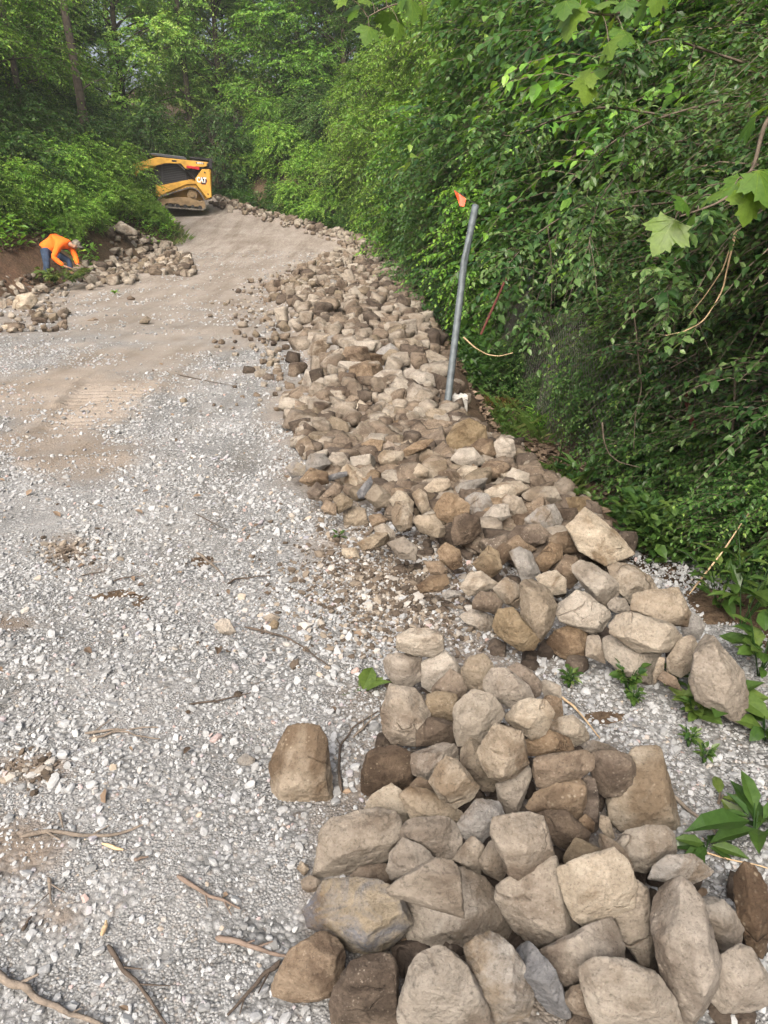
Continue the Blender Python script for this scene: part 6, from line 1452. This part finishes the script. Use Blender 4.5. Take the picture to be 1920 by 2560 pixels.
def build_loader():
    D = 29.9; p = at(533, 536, D); o = empty('track_loader', (p[0], p[1], float(hz(p[0], p[1])) + .03)); o.rotation_euler = (0, math.radians(-4), math.radians(193))
    bm_obj('chassis', multi(prism([(.15, .42), (.9, .30), (1.9, .30), (2.15, .42), (2.15, .80), (1.98, .78), (1.1, 1.02), (.7, 1.12), (.15, 1.12)], -.53, .53),
                            prism([(1.96, .44), (2.12, .52), (2.12, .80), (2.0, .70), (1.0, 1.03), (.6, 1.02), (.6, .94), (1.0, .90)], .5, .60), prism([(1.96, .44), (2.12, .52), (2.12, .80), (2.0, .70), (1.0, 1.03), (.6, 1.02), (.6, .94), (1.0, .90)], -.60, -.5)), YEL, o, .012)
    cab = bm_obj('cab', prism([(.92, 1.03), (1.95, .74), (2.2, .84), (2.16, 1.42), (1.98, 1.80), (1.0, 1.76)], -.46, .46), BLK, o, .02)
    bars = []
    for i in range(9):
        z = .98 + i * .082; bars.append(prism([(1.02, z + .06), (1.84, z - .12), (1.84, z - .092), (1.02, z + .088)], .461, .478))
    bm_obj('side_grille', multi(*bars, prism([(1.86, .80), (1.93, .78), (1.93, 1.72), (1.86, 1.72)], .461, .482), prism([(1.0, .98), (1.05, .98), (1.05, 1.7), (1.0, 1.7)], .461, .482)), plain('grille_steel', (.035, .037, .042), .5), cab)
    bm_obj('windscreen', prism([(2.205, .92), (2.215, .92), (2.175, 1.40), (2.165, 1.40)], -.38, .38), GLASS, cab)
    bm_obj('cab_roof', prism([(.96, 1.80), (1.06, 1.87), (2.05, 1.90), (2.30, 1.89), (2.30, 1.84), (2.0, 1.80), (1.0, 1.76)], -.50, .50), ROOFM, o, .015)
    bm_obj('engine_hood', multi(prism([(.06, 1.10), (.96, 1.10), (.96, 1.70), (.72, 1.80), (.10, 1.74)], -.44, .44), prism([(.02, 1.52), (.2, 1.50), (.12, 1.86), (.0, 1.84)], -.62, .62), prism([(.0, 1.80), (.86, 1.84), (.86, 1.87), (.0, 1.845)], -.40, .40)), BLK, o, .015)
    gb = [box(.02 + i * .09, .06 + i * .09, -.38, .38, 1.872, 1.89) for i in range(9)]
    bm_obj('hood_guard', multi(*gb, box(0, .86, .36, .40, 1.866, 1.90), box(0, .86, -.40, -.36, 1.866, 1.90)), BLK, o)
    bm_obj('rear_door', prism([(.04, .50), (.12, .48), (.16, 1.48), (.06, 1.5)], -.56, .56), YEL, o, .015)
    arm = [(2.04, 1.755), (.17, 1.73), (.20, 1.60), (.36, 1.545), (.62, 1.55), (.92, 1.42), (1.04, 1.45), (1.18, 1.60), (1.79, 1.56), (2.19, 1.42), (2.40, 1.40), (2.78, 1.30), (3.0, 1.02), (3.08, 1.06), (2.95, 1.42), (2.62, 1.55)]
    for s in (1, -1):
        a = bm_obj('lift_arm', prism(arm, s * .64, s * .80), YEL, o, .014)
        bm_obj('tower_panel', prism([(.40, 1.47), (.115, 1.49), (.06, .50), (.23, .44), (.66, .96), (.66, 1.12)], s * .60, s * .815), YEL, o, .014)
        rod('hydraulic_cylinder', (.55, s * .62, 1.02), (1.05, s * .66, 1.40), .042, BLK, o); rod('cylinder_rod', (1.0, s * .66, 1.36), (1.3, s * .68, 1.60), .024, CHR, o)
        bm_obj('lock_bar', prism([(.50, 1.535), (.98, 1.545), (.98, 1.47), (.50, 1.43)], s * .80, s * .86), REDP, o, .008)
        pin = bm_obj('pivot_pin', multi(disc(.20, 1.66, .035, s * .80, s * .83), disc(.30, 1.36, .03, s * .815, s * .835), disc(.19, .60, .026, s * .815, s * .835)), BLK, o)
    bm_obj('cross_tube', multi(box(2.20, 2.36, -.64, .64, 1.36, 1.48), box(.22, .34, -.64, .64, 1.60, 1.72)), YEL, o, .02)
    bm_obj('bucket', multi(prism([(2.98, .86), (3.06, 1.42), (3.12, 1.44), (3.10, .92), (3.25, .74), (3.78, .84), (3.80, .80), (3.22, .68)], -.92, .92), prism([(3.0, .86), (3.1, 1.42), (3.74, .84), (3.25, .70)], .88, .92), prism([(3.0, .86), (3.1, 1.42), (3.74, .84), (3.25, .70)], -.92, -.88)), BLK, o, .006)
    # tracks
    loop = [(.42, .0), (1.72, .0), (1.98, .06), (2.10, .20), (2.05, .34), (1.88, .43), (1.0, .76), (.84, .80), (.66, .77), (.48, .64), (.32, .38), (.25, .17), (.30, .05)]
    P = np.array(loop); seg = np.vstack([P, P[:1]]); ln = np.r_[0, np.cumsum(np.linalg.norm(np.diff(seg, axis=0), axis=1))]; n = 150; t = np.linspace(0, ln[-1], n, endpoint=False)
    Q = np.stack([np.interp(t, ln, seg[:, i]) for i in (0, 1)], -1)
    for _ in range(5): Q = (np.roll(Q, 1, 0) + 2 * Q + np.roll(Q, -1, 0)) / 4
    tg = unit(np.roll(Q, -1, 0) - np.roll(Q, 1, 0)); nr = np.stack([tg[:, 1], -tg[:, 0]], -1)
    lug = np.where((np.arange(n) // 2) % 2 == 0, .022, 0)[:, None]
    out, inn = Q + nr * lug, Q - nr * .035
    for s in (1, -1):
        y0, y1 = s * .56, s * .96
        V = np.vstack([np.stack([a[:, 0], np.full(n, y), a[:, 1]], -1) for a, y in ((out, y0), (out, y1), (inn, y1), (inn, y0))]); i = np.arange(n); k = (i + 1) % n
        F = np.vstack([np.stack([i + a * n, k + a * n, k + b * n, i + b * n], -1) for a, b in ((0, 1), (1, 2), (2, 3), (3, 0))])
        tr = link('track', mk_mesh('track', [(V, F, 0, None)], [RUB]), o)
        bm_obj('track_frame', multi(prism([(.50, .12), (1.30, .10), (1.42, .17), (1.95, .14), (2.02, .24), (1.80, .30), (1.35, .40), (.95, .42), (.55, .34)], s * .62, s * .88), prism([(.62, .34), (.82, .66), (1.0, .34)], s * .62, s * .80)), DUSTY, tr, .012)
        bm_obj('sprocket', multi(disc(.79, .53, .19, s * .62, s * .84), disc(.79, .53, .10, s * .84, s * .93)), DUSTY, tr, .008)
        for q in (.50, .78, 1.06, 1.34, 1.62): bm_obj('roller', disc(q, .085, .075, s * .64, s * .92, 16), BLK, tr)
        for q in (1.92, .42): bm_obj('idler', disc(q, .20, .15, s * .64, s * .88, 20), DUSTY, tr, .008)
    # marks on the near side
    hx = lambda r, dx=0: [(.36 + dx + r * math.cos(a), 1.06 + r * 1.0 * math.sin(a)) for a in np.arange(6) / 6 * 6.2832 + math.pi / 6 * 0]
    for s in (1, -1):
        e = bm_obj('emblem', prism(hx(.155), *sorted((s * .8155, s * .819))), DRED, o); bm_obj('emblem_field', prism(hx(.135), *sorted((s * .8192, s * .8215))), BLK, e)
    text('emblem_lettering', 'CAT', .25, WHT, o, (.43, .8225, 1.075), .002, .012, .72)
    bm_obj('emblem_triangle', prism([(.475, 1.0), (.385, 1.0), (.43, 1.065)], .8246, .8266), YEL, o)
    bm_obj('number_plate', prism([(.62, 1.70), (.33, 1.70), (.33, 1.64), (.62, 1.64)], .801, .8035), BLK, o); text('model_number', '289D3', .085, WHT, o, (.475, .804, 1.67), .001, .002)
    bm_obj('arm_decal', prism([(1.52, 1.70), (1.34, 1.70), (1.34, 1.64), (1.52, 1.64)], .801, .804), BLK, o)
    tag(o, 'yellow and black compact track loader standing across the far end of the road', 'track loader')
def build_board():
    p = at(342, 377, 33.5); zg = float(hz(p[0], p[1])); o = empty('pale_board_stand', (p[0], p[1], zg)); h = p[2] - zg  # a pale board laid on dark posts, backed by a dark panel
    bm_obj('pale_board', multi(box(-.42, .42, -.5, .5, h - .06, h + .02), prism([(-.42, h + .02), (.42, h + .02), (.42, h + .09), (-.40, h + .07)], -.5, -.40)), PALEWOOD, o, .01)
    for x in (-.48, .46): bm_obj('post', box(x - .05, x + .05, -.4, .4, -.4, h + .10), DARKBARK, o, .01)
    bm_obj('dark_panel', box(-.43, .41, .2, .3, -.4, h - .07), DARKBARK, o)
    tag(o, 'pale board laid on dark posts left behind the loader', 'board')

def build_haze():
    bm = bmesh.new(); bmesh.ops.create_cube(bm, size=1.0)
    me = bpy.data.meshes.new('haze'); bm.to_mesh(me); bm.free()
    o = link('haze', me); o.scale = (660, 780, 90); o.location = (0, 320, 42)
    m = bpy.data.materials.new('moist_air'); m.use_nodes = True; t = m.node_tree; t.nodes.remove(t.nodes['Principled BSDF'])
    v = t.nodes.new('ShaderNodeVolumePrincipled'); v.inputs['Color'].default_value = (.93, .97, .95, 1); v.inputs['Density'].default_value = HAZE; v.inputs['Anisotropy'].default_value = .3
    t.links.new(v.outputs[0], t.nodes['Material Output'].inputs['Volume']); me.materials.append(m)
    tag(o, kind='stuff')
HAZE = .0012
build_ground(); build_road(); build_gravel(); build_rocks(); build_sticks()
build_post(); build_fence(); build_puddle(); build_person(); build_loader(); build_board()
build_plants(); build_cover(); build_sycamore(); build_vines(); build_weeds()
build_haze()
